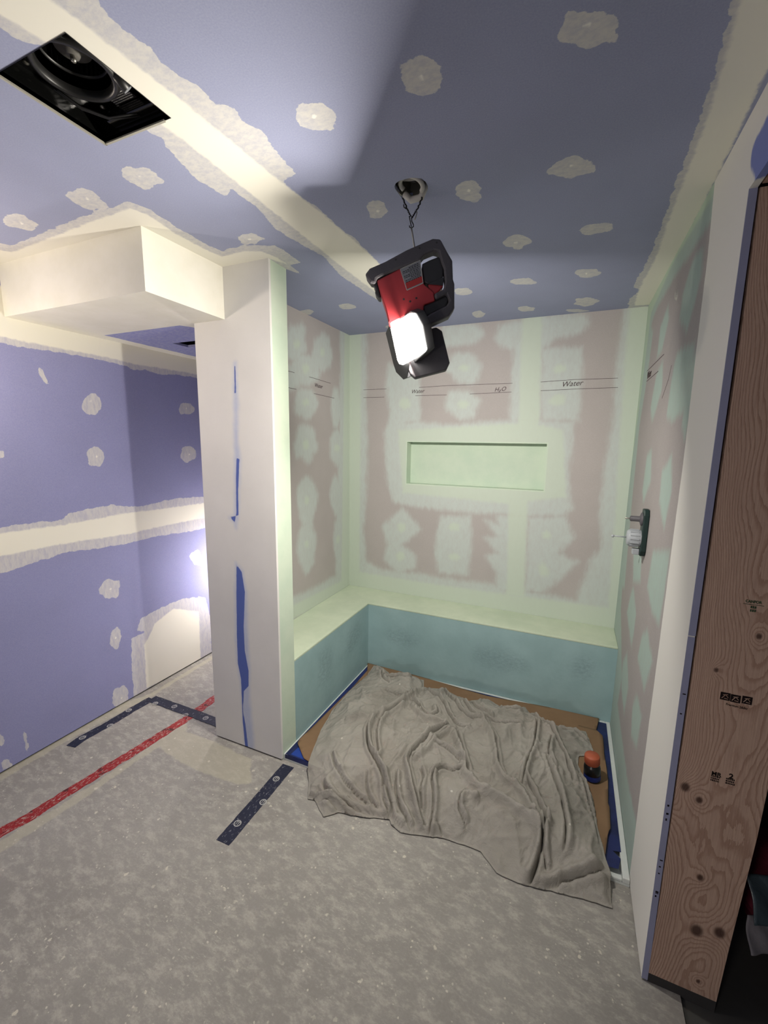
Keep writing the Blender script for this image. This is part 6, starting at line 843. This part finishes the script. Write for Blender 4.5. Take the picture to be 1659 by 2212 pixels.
# ---------------- bottle ----------------
bq = D['bottle'][0]; bx, by = bq
bo = empty('bottle', (bx, by, .05), 'dark squat bottle with an orange screw cap standing right of the drop cloth', 'bottle')
ax = Vector((-.08, -.02, 1)).normalized(); c0 = Vector((bx, by, .052))
MB().lathe(c0, ax, [(0, 0), (.034, 0), (.037, .004), (.037, .060), (.034, .072), (.026, .082), (.026, .09)], 28).build('bottle_body', M['bottle'], bo, True)
MB().lathe(c0, ax, [(.0376, .006), (.0376, .03)], 28).build('label', M['bluelabel'], bo, True)
MB().lathe(c0, ax, [(.029, .080), (.0325, .081), (.033, .118), (.031, .122), (0, .123)], 32).build('cap', M['orange'], bo, True)
rb = MB()
for j in range(32):
    a = 2*math.pi*j/32; u_ = ax.orthogonal().normalized(); v_ = ax.cross(u_); d = u_*math.cos(a)+v_*math.sin(a); p = c0+d*.0332
    rb.tube([p+ax*.084, p+ax*.116], .0009, 4)
rb.build('cap_ribs', M['orange'], bo)

# ---------------- shower valve ----------------
vy0_, vz = 2.075, 1.27
va = empty('shower_valve', (xR, 2.13, 1.26), 'dark green rough-in shower valve with a grey knob on the right shower wall', 'valve')
vv = D['valve']; print('valve', vv)
ys = [p[0] for p in vv]; zt = vv[0][1]; zb2 = vv[3][1]; yc = (vv[1][0]+vv[4][0])/2-.0
yc = 2.125; hw_ = .034
prof = [(-.6, 0), (.6, 0), (1, .12), (1, .88), (.6, 1), (-.6, 1), (-1, .88), (-1, .12)]
pl3 = [(xR-.0006, yc+a*hw_, zb2+(zt-zb2)*b) for a, b in prof]
MB().prism(pl3, (-.022, 0, 0)).build('backing_plate', M['valvebody'], va, bevel=.004)
zk = zt-.045; za = zb2+.075
MB().lathe((xR-.022, yc, zk), (-1, 0, 0), [(.028, 0), (.028, .006), (.016, .010), (.012, .012), (.012, .045), (.009, .048), (0, .048)], 22).build('spindle', M['blackrub'], va, True)
MB().lathe((xR-.070, yc, zk), (-1, 0, 0), [(.003, 0), (.003, .018), (0, .02)], 10).build('spindle_screw', M['steel'], va, True)
kb = MB().lathe((xR-.022, yc, za), (-1, 0, 0), [(.036, 0), (.037, .01), (.036, .046), (.030, .052), (.014, .054), (0, .054)], 28).build('flow_knob', M['valvegrey'], va, True); sub(kb)
for j in range(14):
    a = 2*math.pi*j/14; p = Vector((xR-.03, yc+.0365*math.cos(a), za+.0365*math.sin(a))); MB().tube([p, p+Vector((-.034, 0, 0))], .003, 6).build('grip_rib', M['valvegrey'], kb)
MB().tube([(xR-.076, yc, za), (xR-.125, yc, za+.001)], .0028, 10).build('stem', M['valvegrey'], va, True)
MB().lathe((xR-.123, yc, za), (-1, 0, 0), [(0, 0), (.006, .002), (.006, .010), (0, .012)], 12).build('stem_cap', M['valvegrey'], va, True)
MB().box((xR-.05, yc-.02, zb2+.004), (xR-.023, yc+.012, zb2+.03)).build('lower_lug', M['valvegrey'], va, bevel=.003)

# ---------------- things in the dark room beyond the stud ----------------
def blob(name, c, s, mat, seed, parent=None, label=None, cat=None, sub_=4, amp=.16):
    bm = bmesh.new(); bmesh.ops.create_icosphere(bm, subdivisions=sub_, radius=1)
    N = np.array([v.co[:] for v in bm.verts]); n = vnoise(N[:, :2]+N[:, 2:]*.7+7, 2.2, seed)+.5*vnoise(N[:, 1:]+N[:, :1]*.6+3, 5, seed+1)
    for v, k in zip(bm.verts, n):
        r = 1+amp*(k-.75)*2; z = max(v.co.z*r, -.82); v.co = Vector((v.co.x*r*s[0], v.co.y*r*s[1], (z+.82)*s[2]))
    me = bpy.data.meshes.new(name); bm.to_mesh(me); bm.free(); me.materials.append(mat); me.polygons.foreach_set('use_smooth', [True]*len(me.polygons))
    o = bpy.data.objects.new(name, me); COL.objects.link(o); o.location = c
    if label: tag(o, label, cat)
    return o
b1_ = blob('duffel_bag', (.86, 1.63, -.008), (.25, .25, .19), M['maroon'], 3, label='slumped maroon fabric bag on the dark floor beyond the door stud', cat='bag')
b2_ = blob('duffel_bag', (1.0, 1.9, .34), (.24, .26, .13), M['maroon'], 9, label='second maroon bag lying on top of the lower maroon bag', cat='bag')
MB().tube([(.72, 1.60, .50), (.70, 1.52, .56), (.74, 1.45, .57), (.80, 1.42, .52), (.84, 1.45, .44)], .012, 10).build('strap', M['maroon'], b2_, True, ).parent = None
bpy.data.objects.remove(bpy.data.objects['strap'])
def drape(name, c, sx, sy, tilt, mat, label, cat, seed):
    n = 18; vs = []
    for i in range(n):
        for j in range(n):
            u = (i/(n-1)-.5)*sx; v = (j/(n-1)-.5)*sy; w_ = .006*math.sin(i*.5+seed)*math.cos(j*.33+i*.2)
            vs.append(Vector((u, v, w_)))
    R_ = Matrix.Rotation(tilt[2], 3, 'Z') @ Matrix.Rotation(tilt[0], 3, 'X') @ Matrix.Rotation(tilt[1], 3, 'Y')
    vs = [R_ @ v+Vector(c) for v in vs]
    o = mesh(name, vs, [(i*n+j, (i+1)*n+j, (i+1)*n+j+1, i*n+j+1) for i in range(n-1) for j in range(n-1)], mat, smooth=True, origin=c)
    m = o.modifiers.new('thickness', 'SOLIDIFY'); m.thickness = .002
    return tag(o, label, cat)
dp_ = drape('paper_packet', (.615, 1.375, .262), .12, .10, (1.25, .1, .35), M['paperd'], 'pale printed paper packet propped on the lower maroon bag', 'packet', 1)
drape('plastic_sheet', (.635, 1.392, .365), .17, .12, (1.1, .1, .35), M['greysheet'], 'grey translucent plastic sheet crumpled above the paper packet', 'plastic sheet', 4)
